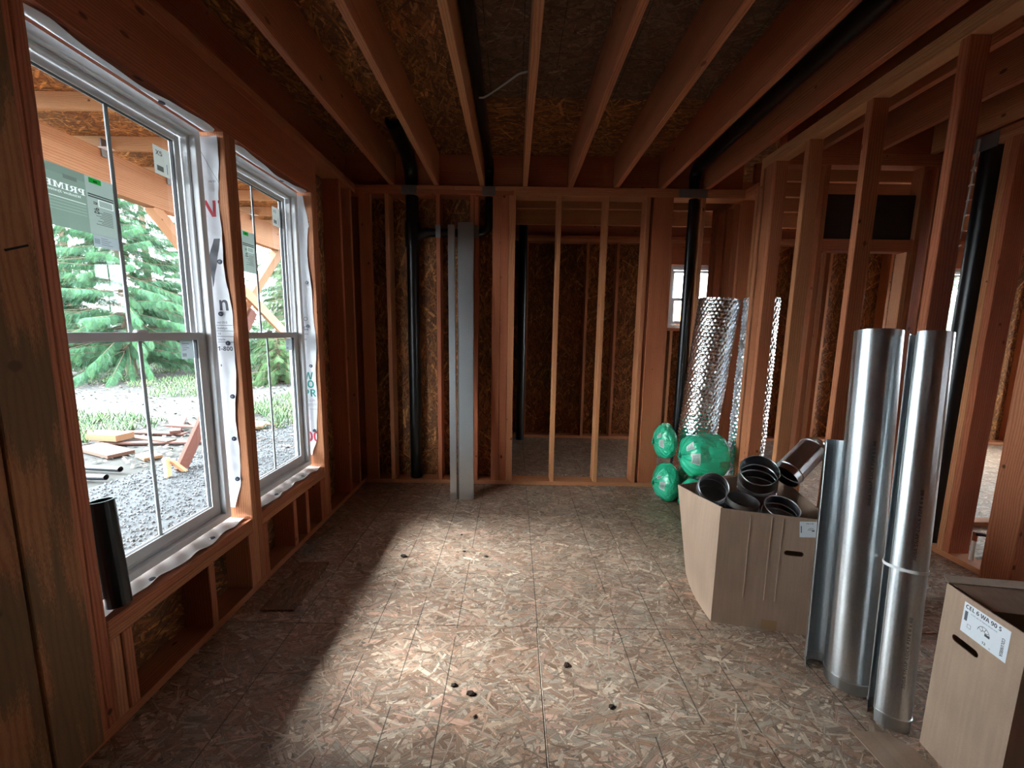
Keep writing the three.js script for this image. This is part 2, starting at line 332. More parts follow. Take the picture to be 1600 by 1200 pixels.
// right outside wall with one window, and the wall behind the photographer
{
  const w = structure('wall_far_right'), a = -4.3, b = -2.9, c = .5, d = 2.38;
  for (const [z0, z1, y0, y1] of [[-5.55, a, -.3, 3.08], [b, ZF, -.3, 3.08], [a, b, -.3, c], [a, b, d, 3.08]]) sheet(w, 'sheathing_panel', XR + .14, XR + .152, y0, y1, z0, z1, M.osbGold[0]);
  board(w, 'bottom_plate', XR, XR + .139, 0, T, -5.5, ZF); board(w, 'top_plate', XR, XR + .139, HP - T, HP, -5.5, ZF);
  for (let z = -5.4; z < ZF; z += .4064) if (z < a - .04 || z > b) board(w, 'stud', XR, XR + .139, T, HP - T, z, z + T);
  board(w, 'header', XR, XR + .139, d, HP - T, a, b); board(w, 'sill_plate', XR, XR + .139, c - T, c, a, b);
  const f = structure('wall_front');
  sheet(f, 'sheathing_panel', XO - .012, XR + .15, -.3, 3.08, ZF + .14, ZF + .152, M.osbGold[0]);
  board(f, 'bottom_plate', XO, XR, 0, T, ZF, ZF + .139); board(f, 'top_plate', XO, XR, HP - T, HP, ZF, ZF + .139);
  for (let x = XO; x < XR; x += .4064) board(f, 'stud', x, x + T, T, HP - T, ZF, ZF + .139);
}
// ceiling: joists and the sheets above them
{
  const c = structure('ceiling'), y0 = HP + .0005, y1 = 3.048, TJ = .042;
  const xs = [-1.128, -.73, -.322, .059, .465, .872, 1.278, 1.682], tone = [M.fir[3], M.fir[0], M.fir[2], M.fir[0], M.fir[4], M.fir[4], M.firRed[1], M.fir[1]];
  xs.forEach((x, i) => board(c, 'joist', x, x + TJ, y0, y1, ZB - .06, ZF, tone[i], { sv: 3.4, su: .6 }));
  // blocks closing the joist bays over the back wall
  const ed = [XO + T, ...xs.flatMap(x => [x, x + TJ]), 2.04];
  for (let i = 0; i < ed.length; i += 2) board(c, 'blocking', ed[i] + .001, ed[i + 1] - .001, y0, y1 - .001, ZB - .06 - T, ZB - .061 + .0, M.firRed[i % 4 ? 1 : 0]);
  for (let x = 2.09; x < XR - .1; x += .4064) board(c, 'joist', x, x + TJ, y0, y1, -2.94, ZF, pick(M.fir));
  board(c, 'rim_joist', 1.895, XR, y0, y1, -3.03, -2.945, M.firRed[0]);
  // joists of the rear part run across
  for (const z of [-3.45, -4.265, -4.87]) board(c, 'joist', z > -3.6 ? 2.2 : XO + .05, XR, y0, y1, z - TJ, z, M.fir[2]);
  board(c, 'joist', 2.2, XR, y0, y1, -3.86, -3.82, M.fir[0]);
  const rows = [-5.55, -4.09, -2.87, -1.65, -.43, .79, 2.01, ZF + .15];
  rows.slice(0, -1).forEach((z, r) => {
    for (let i = 0; i < 5; i++) {
      const xa = XO - .012 + i * 2.4384 - 1.22, xb = xa + 2.4384, a = Math.max(xa, XO - .012), b = Math.min(xb, XR + .15); if (b - a < .05) continue;
      const weathered = r >= 2 && i > 0;
      sheet(c, 'ceiling_panel', a, b, y1 + .0005, y1 + .019, z, rows[r + 1], weathered ? M.osbGrey[(r + i) % 2] : M.osbGold[(r + i) % 3]);
    }
  });
}

// ---------- windows ----------
M.vinyl = std({ color: 0xd9dcde, roughness: .42 });
M.glass = new THREE.MeshPhysicalMaterial({ color: 0xf2f7f4, transmission: 1, thickness: 0, roughness: 0, ior: 1.45 });
M.grille = std({ color: 0x9ba0a4, roughness: .5 });
M.gasket = std({ color: 0x2a2c30, roughness: .8 });
function ring(w, h, b, d, bt = b, bb = b) { // rectangular ring, centred in x, y from 0; depth d towards +z
  const s = new THREE.Shape([[-w / 2, 0], [w / 2, 0], [w / 2, h], [-w / 2, h]].map(p => new THREE.Vector2(...p)));
  s.holes.push(new THREE.Path([[-w / 2 + b, bb], [-w / 2 + b, h - bt], [w / 2 - b, h - bt], [w / 2 - b, bb]].map(p => new THREE.Vector2(...p))));
  return new THREE.ExtrudeGeometry(s, { depth: d - .006, bevelEnabled: true, bevelSize: .003, bevelThickness: .003, bevelOffset: -.003, bevelSegments: 2 }).translate(0, 0, .003);
}
function makeWindow(name, w, h, pos, turn, rail) { // room side at local z = 0, glass outwards
  const g = structure(name); g.position.set(...pos); g.rotation.y = turn;
  mesh('frame', ring(w, h, .034, .10), M.vinyl, g).position.z = -.10;
  const step = mesh('inner_stop', ring(w - .066, h - .066, .016, .03), M.vinyl, g); step.position.set(0, .033, -.06);
  const sash = (nm, y0, y1, z, b, bt, bb) => {
    const iw = w - .1, s = mesh(nm, ring(iw, y1 - y0, b, .03, bt, bb), M.vinyl, g); s.position.set(0, y0, z);
    const ga = mesh('gasket', ring(iw - 2 * b + .012, y1 - y0 - bt - bb + .012, .0075, .02), M.gasket, s); ga.position.set(0, bb - .006, .005);
    const p = mesh('pane', new THREE.PlaneGeometry(iw - 2 * b + .004, y1 - y0 - bt - bb + .004), M.glass, s); p.position.set(0, bb + (y1 - y0 - bt - bb) / 2, .015);
    const gr = mesh('grille_bar', boardGeo(.016, y1 - y0 - bt - bb, .006, { c: .001 }), M.grille, s); gr.position.set(0, bb + (y1 - y0 - bt - bb) / 2, .010);
    return s;
  };
  const us = sash('upper_sash', rail - .02, h - .05, -.092, .03, .03, .034);
  const ls = sash('lower_sash', .05, rail + .018, -.058, .036, .036, .045);
  const lock = mesh('sash_lock', boardGeo(.055, .012, .02, { c: .004 }), M.vinyl, ls); lock.position.set(0, rail + .018 - .05 + .006, .022);
  return { g, us, ls };
}
const Y0 = .462, HW = 1.95;
const win1 = makeWindow('window_1', .735, HW, [-1.52, Y0, -1.637], Math.PI / 2, 1.437 - Y0);
const win2 = makeWindow('window_2', .725, HW, [-1.52, Y0, -2.4885], Math.PI / 2, 1.437 - Y0);
rearWin.forEach(([a, b, c, d], i) => makeWindow('window_' + (3 + i), b - a + .05, d - c + .05, [(a + b) / 2, c - .028, ZR - .05], 0, (d - c) * .5));
makeWindow('window_5', 1.4, 1.88, [XR + .06, .5, -3.6], -Math.PI / 2, .94);

// stickers on the glass, printed to be read from outside
const stickerTex = canvasTex(512, 512, (g, W, H) => {
  g.translate(W, 0); g.scale(-1, 1);
  g.fillStyle = '#75877c'; g.fillRect(0, 0, W, H);
  g.fillStyle = '#8d9a94'; g.fillRect(0, 0, 200, H); g.fillStyle = '#6d7e74'; g.fillRect(200, 0, W - 200, 70);
  g.fillStyle = '#5e6c64'; g.fillRect(250, 60, 80, 34);
  g.fillStyle = '#e6ece8'; g.font = 'bold 70px serif'; g.fillText('PRIME', 206, 190); g.font = 'italic 26px serif'; g.fillText('Window Systems', 232, 224);
  for (let i = 0; i < 5; i++) { g.fillStyle = i ? '#93a79b' : '#d5ded8'; g.fillRect(210, 262 + i * 26, 270 - (i % 3) * 30, i ? 4 : 6); }
  g.fillStyle = '#1e2220'; g.fillRect(20, 150, 170, 10); g.fillRect(20, 170, 170, 10);
  g.save(); g.translate(160, 380); g.rotate(-Math.PI / 2); g.font = 'bold 44px sans-serif'; g.fillText('DP', 60, 0); g.fillText('n', 140, 0); g.restore();
  g.strokeStyle = '#e8ece8'; g.lineWidth = 5; g.strokeRect(30, 190, 95, 60);
  g.fillStyle = '#2c332f'; for (let i = 0; i < 9; i++) g.fillRect(40, 290 + i * 15, 60 + (i * 37) % 60, 4);
  g.fillStyle = '#167a2c'; g.fillRect(95, 8, 80, 46); g.fillStyle = '#0d3a17'; g.fillRect(120, 24, 26, 18);
});
const tagTex = canvasTex(256, 96, (g, W, H) => { g.fillStyle = '#8e989c'; g.fillRect(0, 0, W, H); g.fillStyle = '#59636a'; for (let i = 0; i < 4; i++) g.fillRect(70, 20 + i * 16, 60 + (i * 31) % 50, 4); for (let i = 0; i < 12; i++) g.fillRect(10 + i * 4, 30, 2, 40); });
const noteTex = canvasTex(128, 128, (g, W, H) => { g.fillStyle = '#7d8488'; g.fillRect(0, 0, W, H); g.fillStyle = '#3d4246'; for (let i = 0; i < 4; i++) g.fillRect(16, 20 + i * 14, 70 - (i * 23) % 40, 4); for (let i = 0; i < 8; i++) g.fillRect(14 + i * 5, 88, 3, 24); });
const paleTex = canvasTex(128, 192, (g, W, H) => { g.fillStyle = '#a9aca6'; g.fillRect(0, 0, W, H); g.fillStyle = '#4a4f4d'; g.font = 'bold 44px sans-serif'; g.fillText('X5', 18, 60); g.fillRect(20, 130, 50, 36); g.fillStyle = '#33497a'; g.fillRect(96, 100, 5, 70); });
const sticker = (parent, tex, x, y, w, h, label, z = .012) => { const m = mesh('sticker', new THREE.PlaneGeometry(w, h), new THREE.MeshPhysicalMaterial({ map: tex, roughness: 1, transmission: .3, thickness: 0, specularIntensity: .3 }), parent, label); m.position.set(x, y, z); return m; };
// local +x points away from the photographer along the wall; heights count from each sash
const uh = HW - .05 - (1.437 - Y0 - .02);
sticker(win1.us, stickerTex, -.142, .513, .285, .21, 'green-grey maker sticker printed to be read from outside');
sticker(win1.us, tagTex, -.052, .385, .105, .045, 'grey bar code tag');
sticker(win1.us, paleTex, .235, .80, .085, .12, 'pale printed tag');
sticker(win1.ls, noteTex, .235, .86, .075, .085, 'small grey label');
sticker(win2.us, stickerTex, -.155, .513, .30, .24, 'green-grey maker sticker printed to be read from outside');
sticker(win2.us, paleTex, .235, .80, .085, .12, 'pale printed tag');
sticker(win2.ls, noteTex, .235, .86, .075, .085, 'small grey label');

// ---------- house wrap folded in around the windows ----------
M.cap = std({ color: 0x1d2a44, roughness: .4 });
const capGeo = new THREE.CylinderGeometry(.011, .0125, .004, 16);
const capCenter = new THREE.CylinderGeometry(.0035, .0035, .006, 10);
function wrapSheet(nu, nv, f) { // f(u,v) -> [x,y,z]
  const p = [], uv = [], ix = [];
  for (let j = 0; j <= nv; j++) for (let i = 0; i <= nu; i++) { p.push(...f(i / nu, j / nv)); uv.push(i / nu, j / nv); }
  for (let j = 0; j < nv; j++) for (let i = 0; i < nu; i++) { const a = j * (nu + 1) + i, b = a + 1, c = a + nu + 1, d = c + 1; ix.push(a, b, d, a, d, c); }
  const g = new THREE.BufferGeometry(); g.setAttribute('position', new THREE.Float32BufferAttribute(p, 3)); g.setAttribute('uv', new THREE.Float32BufferAttribute(uv, 2)); g.setIndex(ix); g.computeVertexNormals(); return g;
}
const wrapWhite = std({ color: 0xdfe3e6, roughness: .55 });
function jambWrap(zj, tex, y0, y1, edge, caps, label) {
  const t = thing('house_wrap', label, 'house wrap', [0, 0, 0]);
  const geo = wrapSheet(10, 110, (u, v) => {
    const y = y0 + v * (y1 - y0), w = edge(y), s = u * w;
    return [-1.562 + s, y, zj + .003 + .010 * u * u * (.5 + .5 * Math.sin(y * 9 + zj)) + .0015 * Math.sin(y * 61 + u * 4)];
  });
  // texture keeps its real size across the strip
  const p = geo.attributes.position, uv = geo.attributes.uv; for (let i = 0; i < p.count; i++) uv.setXY(i, (p.getX(i) + 1.552) / .12, (p.getY(i) - y0) / (y1 - y0));
  mesh('membrane', geo, std({ map: tex, roughness: .5 }), t);
  for (const [y, k] of caps) { const c = mesh('cap_nail', capGeo, M.cap, t); c.position.set(-1.562 + edge(y) * k, y, zj + .016); c.rotation.x = Math.PI / 2; mesh('nail_head', capCenter, grey, c); }
  return t;
}
const wrapTex = (seedText) => canvasTex(128, 2048, (g, W, H) => {
  g.fillStyle = '#dfe3e7'; g.fillRect(0, 0, W, H);
  const Y = y => (2.43 - y) / (2.43 - .45) * H; // metres to canvas rows
  const k = H / 1.98;
  if (seedText === 1) {
    g.fillStyle = '#c3283a'; g.font = 'bold 118px sans-serif'; g.fillText('NT', -24, Y(2.04));
    g.fillStyle = '#444b55'; g.font = '16px sans-serif'; g.fillText('ns fri', 30, Y(2.21));
    g.fillStyle = '#262d38'; g.beginPath(); g.moveTo(8, Y(1.68)); g.lineTo(0, Y(1.84)); g.lineTo(34, Y(1.93)); g.lineTo(72, Y(1.93)); g.lineTo(40, Y(1.80)); g.closePath(); g.fill();
    g.fillStyle = '#262d38'; g.font = 'bold 104px sans-serif'; g.fillText('n', 26, Y(1.56));
    g.font = '16px sans-serif'; for (const [s, y] of [['mil 09-0', 1.49], ['buletyn', 1.46], ['14', 1.43], ['blade', 1.40]]) { g.fillText(s, 12, Y(y)); g.fillRect(8, Y(y) + 8, 90, 2); }
    g.font = 'bold 34px sans-serif'; g.fillText('1-800', 4, Y(1.345)); g.fillRect(14, Y(1.27), 5, 12);
    g.strokeStyle = '#70757c'; g.lineWidth = 2; g.beginPath(); g.moveTo(0, Y(2.36)); g.lineTo(88, Y(2.2)); g.stroke();
  } else {
    g.fillStyle = '#3c4652'; g.font = '15px sans-serif'; for (const [s, y] of [['our 79', 1.44], ['home', 1.41], ['buy', 1.37], ['r', 1.34]]) g.fillText(s, 8, Y(y));
    g.strokeStyle = '#3c4652'; g.lineWidth = 3; g.beginPath(); g.arc(34, Y(1.53), 14, 0, 7); g.stroke(); g.strokeRect(20, Y(1.47), 26, 20);
    g.fillStyle = '#0c8c80'; g.font = 'bold 84px sans-serif'; g.fillText('W', -6, Y(1.06)); g.fillText(':O', -8, Y(.995)); g.fillText('PR', -14, Y(.925));
    g.fillStyle = '#98a0a4'; g.font = '26px sans-serif'; g.fillText('ELLIN', 10, Y(.885)); g.fillText('40/7/71', 4, Y(.85)); g.fillRect(0, Y(.825), 128, 3);
    g.fillStyle = '#b02a3e'; g.font = 'bold 116px sans-serif'; g.fillText('00', -18, Y(.56)); 
  }
});
const sm = (a, b, x) => { const t = Math.min(1, Math.max(0, (x - a) / (b - a))); return t * t * (3 - 2 * t); };
jambWrap(-2.0445, wrapTex(1), .50, 2.405, y => .035 + .072 * (.82 + .16 * Math.sin(y * 5.1 + .6) + .06 * Math.sin(y * 17)) * (y > 2.1 ? 1.06 : 1) * (.12 + .88 * sm(.49, .66, y)) , [[1.81, .8], [1.40, .78], [1.12, .84], [.89, .82], [.665, .88], [1.55, .5]], 'white house wrap with red and dark lettering on the jamb between the windows');
jambWrap(-2.8795, wrapTex(2), .53, 2.405, y => .035 + .078 * (.8 + .14 * Math.sin(y * 4.3 + 2) + .06 * Math.sin(y * 15)) * (.1 + .9 * sm(.52, .68, y)) * (y > 2.2 ? 1.15 - (y - 2.2) * 2.6 : 1), [[1.81, .72], [1.5, .6], [1.21, .66], [.72, .84]], 'white house wrap with teal lettering on the far jamb of the second window');
for (const [a, b, label] of [[-1.264, -2.042, 'white house wrap curling below the header over the nearer window'], [-2.129, -2.877, 'white house wrap curling below the header over the farther window']]) {
  const t = thing('house_wrap', label, 'house wrap');
  mesh('membrane', wrapSheet(12, 60, (u, v) => {
    const z = a + (b - a) * v, end = Math.min(sm(0, .1, v), sm(1, .94, v)), w = .045 + .032 * end + .004 * Math.sin(v * 23);
    return [-1.521 + u * w, 2.4285 - .004 - .030 * Math.pow(u, 1.6) * (.55 + .45 * Math.sin(v * 7 + a)) * end - .012 * Math.sin(u * 3.1) * end, z];
  }), wrapWhite, t);
  const c = mesh('cap_nail', capGeo, M.cap, t); c.position.set(-1.478, 2.402, a + (b - a) * .63); 
}
for (const [a, b, label] of [[-1.264, -2.042, 'crinkled white house wrap lying on the sill of the nearer window'], [-2.129, -2.877, 'crinkled white house wrap lying on the sill of the farther window']]) {
  const t = thing('house_wrap', label, 'house wrap');
  mesh('membrane', wrapSheet(14, 90, (u, v) => {
    const z = a + (b - a) * v, w = .106 + .008 * Math.sin(v * 9 + a * 3) + .005 * Math.sin(v * 31);
    return [-1.565 + u * w, .4335 + .011 * Math.pow(u, 9) * (.6 + .4 * Math.sin(v * 26)) + .0015 * Math.sin(v * 50 + u * 5) + .0015, z];
  }), std({ color: 0xa69f98, roughness: .6 }), t);
  for (const v of [.3, .72]) { const c = mesh('cap_nail', capGeo, M.cap, t); c.position.set(-1.49, .4385, a + (b - a) * v); }
}

// ---------- outside ----------
const GY = -.35;
{
  // ground: gravel apron, then litter, grass and earth, each with its own grain
  const W = 1024, d = new Uint8Array(W * W * 4), d2 = new Uint8Array(W * W * 4);
  for (let y = 0; y < W; y++) for (let x = 0; x < W; x++) {
    const i = (y * W + x) * 4, n = vnoise(x / 40, y / 40, 26, 26) * .6 + vnoise(x / 12, y / 12, 86, 86) * .4, f = .75 + .5 * hash2(x >> 1, y >> 1), gr = n > .5;
    const leaf = hash2(x >> 1, (y >> 1) + 5000) > .8;
    const c = leaf ? [190, 174, 158] : gr ? [120, 156, 92] : [160, 140, 118];
    for (let k = 0; k < 3; k++) { d[i + k] = Math.min(255, c[k] * f); d2[i + k] = Math.min(255, [150, 154, 158][k] * (.6 + .8 * hash2(x >> 1, (y >> 1) + 900))); }
    d[i + 3] = d2[i + 3] = 255;
  }
  const earth = dataTex(d, W, W, true), grav = dataTex(d2, W, W, true);
  const g = structure('ground');
  const big = new THREE.PlaneGeometry(140, 140, 60, 60).rotateX(-Math.PI / 2);
  { const uv = big.attributes.uv; for (let i = 0; i < uv.count; i++) uv.setXY(i, uv.getX(i) * 35, uv.getY(i) * 35); }
  const e = mesh('earth', big, std({ map: earth, roughness: 1, color: 0x1e1c19 }), g); e.position.set(0, GY - .02, -10);
  const ap = new THREE.Shape(); ap.moveTo(-1.6, 4); ap.lineTo(-1.6, 9); ap.lineTo(-4.2, 8.6);
  for (let i = 0; i <= 20; i++) ap.lineTo(-4.55 - .35 * Math.sin(i * 1.3) - .2 * Math.sin(i * 2.9), 8.4 - i * .62);
  ap.closePath();
  const gg = new THREE.ShapeGeometry(ap); { const uv = gg.attributes.uv, p = gg.attributes.position; for (let i = 0; i < uv.count; i++) uv.setXY(i, p.getX(i) / 2, p.getY(i) / 2); }
  gg.rotateX(-Math.PI / 2);
  const apron = mesh('gravel_apron', gg, std({ map: grav, roughness: 1, color: 0x44484c }), g); apron.position.set(0, GY - .008, 0);

  // loose stones, fallen leaves and grass blades: past counting
  const m4 = new THREE.Matrix4(), q = new THREE.Quaternion(), eu = new THREE.Euler(), v = new THREE.Vector3(), s = new THREE.Vector3(), col = new THREE.Color();
  const inst = (name, geo, mat, n, label, category, place, tint) => {
    const im = new THREE.InstancedMesh(geo, mat, n); im.name = numbered(name); im.castShadow = im.receiveShadow = true; im.userData = { kind: 'stuff', label, category };
    for (let i = 0; i < n; i++) { place(v, eu, s); q.setFromEuler(eu); im.setMatrixAt(i, m4.compose(v, q, s)); im.setColorAt(i, tint(col)); }
    scene.add(im); return im;
  };
  const stone = new THREE.IcosahedronGeometry(1, 0);
  inst('gravel', stone, std({ color: 0xffffff, roughness: .95 }), 22000, 'loose grey crushed gravel outside the windows', 'gravel', (v, e, s) => {
    const z = -.6 - 8.4 * rnd(); v.set(-1.65 - rnd() * 3.1, GY + .002, z); e.set(rnd() * 6, rnd() * 6, rnd() * 6); const k = rr(.005, .0125); s.set(k * rr(.8, 1.4), k * rr(.5, .9), k);
  }, c => c.setHSL(.58, .06, rr(.035, .13)));
  const leafG = new THREE.PlaneGeometry(1, .7); leafG.rotateX(-Math.PI / 2);
  inst('leaf_litter', leafG, std({ color: 0xffffff, roughness: .9 }), 9000, 'pale fallen leaves and bark litter on the yard', 'leaf litter', (v, e, s) => {
    const t = Math.pow(rnd(), .8), a = rr(-.95, 1.0), R = 3.4 + t * 20; v.set(-2.2 - R * Math.cos(.8 + a * .7) , GY + .012, -2.4 - R * Math.sin(.8 + a * .7)); if (v.x > -2.2) v.x = -2.2 - rnd() * 6;
    e.set(rr(-.5, .5), rnd() * 6, rr(-.5, .5)); const k = rr(.03, .075); s.set(k, k, k);
  }, c => pick([0, 1, 2]) ? c.setHSL(rr(.05, .1), rr(.1, .35), rr(.018, .058)) : c.setHSL(.04, .3, rr(.04, .09)));
  const blade = new THREE.BufferGeometry(); { const p = []; for (let k = 0; k < 5; k++) { const a = k * 1.3, dx = Math.cos(a), dz = Math.sin(a); p.push(dx * .02 - dz * .015, 0, dz * .02 + dx * .015, dx * .02 + dz * .015, 0, dz * .02 - dx * .015, dx * .12, .16 + .05 * (k % 2), dz * .12); } blade.setAttribute('position', new THREE.Float32BufferAttribute(p, 3)); blade.computeVertexNormals(); }
  inst('grass', blade, std({ color: 0xffffff, roughness: .9, side: THREE.DoubleSide }), 9000, 'short green grass in patches on the yard', 'grass', (v, e, s) => {
    let t = 0; do { const R = 5.5 + rnd() * 18, a = rr(.15, 1.5); v.set(-2 - R * Math.cos(a), GY, -2 - R * Math.sin(a)); t++; } while (t < 6 && vnoise(v.x * .55 + 100, v.z * .55 + 100, 1e6, 1e6) < .44);
    e.set(0, rnd() * 6, 0); const k = rr(.4, 1.1); s.set(k, k * .8, k);
  }, c => c.setHSL(rr(.24, .33), rr(.3, .5), rr(.05, .1)));
}
// covered porch
{
  M.osbPorch = std({ map: osbGold.map, roughness: .8, color: 0xfff0dc });
  const t = thing('porch', 'open timber porch roof with beam, posts and knee braces outside the windows', 'porch');
  const B = (name, ...a) => board(t, name, ...a);
  B('beam', -4.49, -4.35, 2.91, 3.32, 3.2, -8.3, M.firOut[0], { sv: 5, su: .9 });
  for (let k = 0; k < 15; k++) {
    const z = 2.62 - k * .78;
    B('rafter', -1.60, -5.1, 3.325, 3.465, z, z - T, M.firOut[1]);
    const h = B('hurricane_tie', -4.345, -4.33, 3.24, 3.42, z + .002, z + .06, grey, { c: .001 }); 
    B('white_tag', -4.34, -4.24, 3.316, 3.322, z + .01, z + .09, wrapWhite, { c: .001 });
  }
  B('ledger', -1.595, -1.63, 3.2, 3.34, 3.2, -8.3, M.firOut[1]);
  for (let k = 0; k < 5; k++) sheet(t, 'roof_panel', -1.60, -5.15, 3.467, 3.48, 3.2 - k * 2.4384, 3.2 - (k + 1) * 2.4384 + .004, M.osbPorch);
  for (const z of [2.4, -1.95 - 4.35, -8.15]) B('post', -4.49, -4.35, GY, 2.909, z - .07, z + .07, std({ map: woodC.map, roughness: .8, color: 0x8f8578 }));
  const grayB = std({ map: woodC.map, roughness: .8, color: 0xa89684 });
  strut(t, 'knee_brace', [-4.42, 1.75, -6.22], [-4.42, 2.93, -4.95], .12, .12, M.firOut[0]);
  strut(t, 'knee_brace', [-4.42, 1.75, -6.38], [-4.42, 2.93, -7.55], .14, .14, grayB);
  strut(t, 'temporary_brace', [-4.26, -.36, -4.80], [-4.26, 1.75, -6.45], .16, .05, std({ map: woodB.map, roughness: .85, color: 0x6c4434 }), Math.PI / 2);
  strut(t, 'temporary_brace', [-4.25, 2.1, -6.2], [-4.25, .55, -8.6], .16, .05, M.firOut[0], Math.PI / 2);
  B('stake', -4.25, -4.2, GY - .02, GY + .24, -4.62, -4.56, M.firOut[1]); strut(t, 'stake', [-4.2, GY - .02, -4.82], [-4.2, GY + .2, -4.62], .05, .04, M.firOut[1]);
}
// boards and offcuts lying in the yard
{
  const lumber = [
    [-6.9, -6.55, 2.6, .12, 3.1, .03, 'long pale board lying at the back of the lumber pile', 0], [-6.5, -6.25, 2.3, .14, 2.9, .02, 'dark board lying across the middle of the lumber pile', 1],
    [-6.35, -5.98, .55, .26, 3.0, .10, 'thick pale timber offcut resting on the lumber pile', 2], [-5.7, -5.95, 1.5, .12, 3.25, .03, 'narrow red board beside the thick timber offcut', 0],
    [-5.95, -5.5, .9, .3, 2.75, .05, 'broad flat plank in front of the thick timber offcut', 1], [-5.12, -5.3, .34, .2, 2.6, .04, 'small bleached wood block nearest the gravel', 2],
    [-6.35, -7.15, 1.5, .14, 2.35, .03, 'reddish board slanting behind the lumber pile', 0], [-6.1, -6.95, 1.3, .14, 2.2, .05, 'reddish board with split end slanting in the lumber pile', 0], [-5.75, -7.0, 1.1, .12, 2.5, .03, 'weathered board end beside the leaning brace', 1],
    [-5.3, -6.6, 1.6, .1, 3.0, .03, 'thin board seen through the farther window', 0], [-4.95, -6.9, .8, .3, 3.4, .04, 'pale plank offcut seen through the farther window', 2], [-5.0, -7.4, 1.2, .12, 2.8, .03, 'rust red board seen through the farther window', 0],
  ];
  const mats = [[woodB, 0x5c3e34], [woodA, 0x5a4c42], [woodC, 0x80705e]].map(([w, c]) => std({ map: w.map, roughness: .85, color: c }));
  const lift = [0, .034, .056, 0, 0, 0, 0, .034, 0, .088, .034, 0];
  lumber.forEach(([x, z, L, w, a, h, label, m], i) => { const b = mesh('lumber_board', boardGeo(L, h, w), mats[m], scene); b.position.set(x, GY + h / 2 + .002 + lift[i], z); b.rotation.y = a; tag(b, label, 'board', 'boards lying in the yard'); });
  const blk = std({ color: 0x10151b, roughness: .45 });
  [[[-5.5, -4.76], [-4.92, -4.70], 'upper of the black pipe offcuts on the gravel'], [[-5.4, -4.44], [-4.82, -4.43], 'middle black pipe offcut on the gravel'], [[-5.2, -4.22], [-4.98, -4.2], 'short black pipe offcut nearest the house']].forEach(([a, b, label]) => {
    const g = pipeGeo(.035, Math.hypot(b[0] - a[0], b[1] - a[1]), .005, 20); const p = mesh('pipe_offcut', g, blk, scene); p.position.set(a[0], GY + .045, a[1]);
    p.quaternion.setFromUnitVectors(new THREE.Vector3(0, 1, 0), new THREE.Vector3(b[0] - a[0], 0, b[1] - a[1]).normalize()); tag(p, label, 'pipe', 'black pipes on the gravel');
  });
}
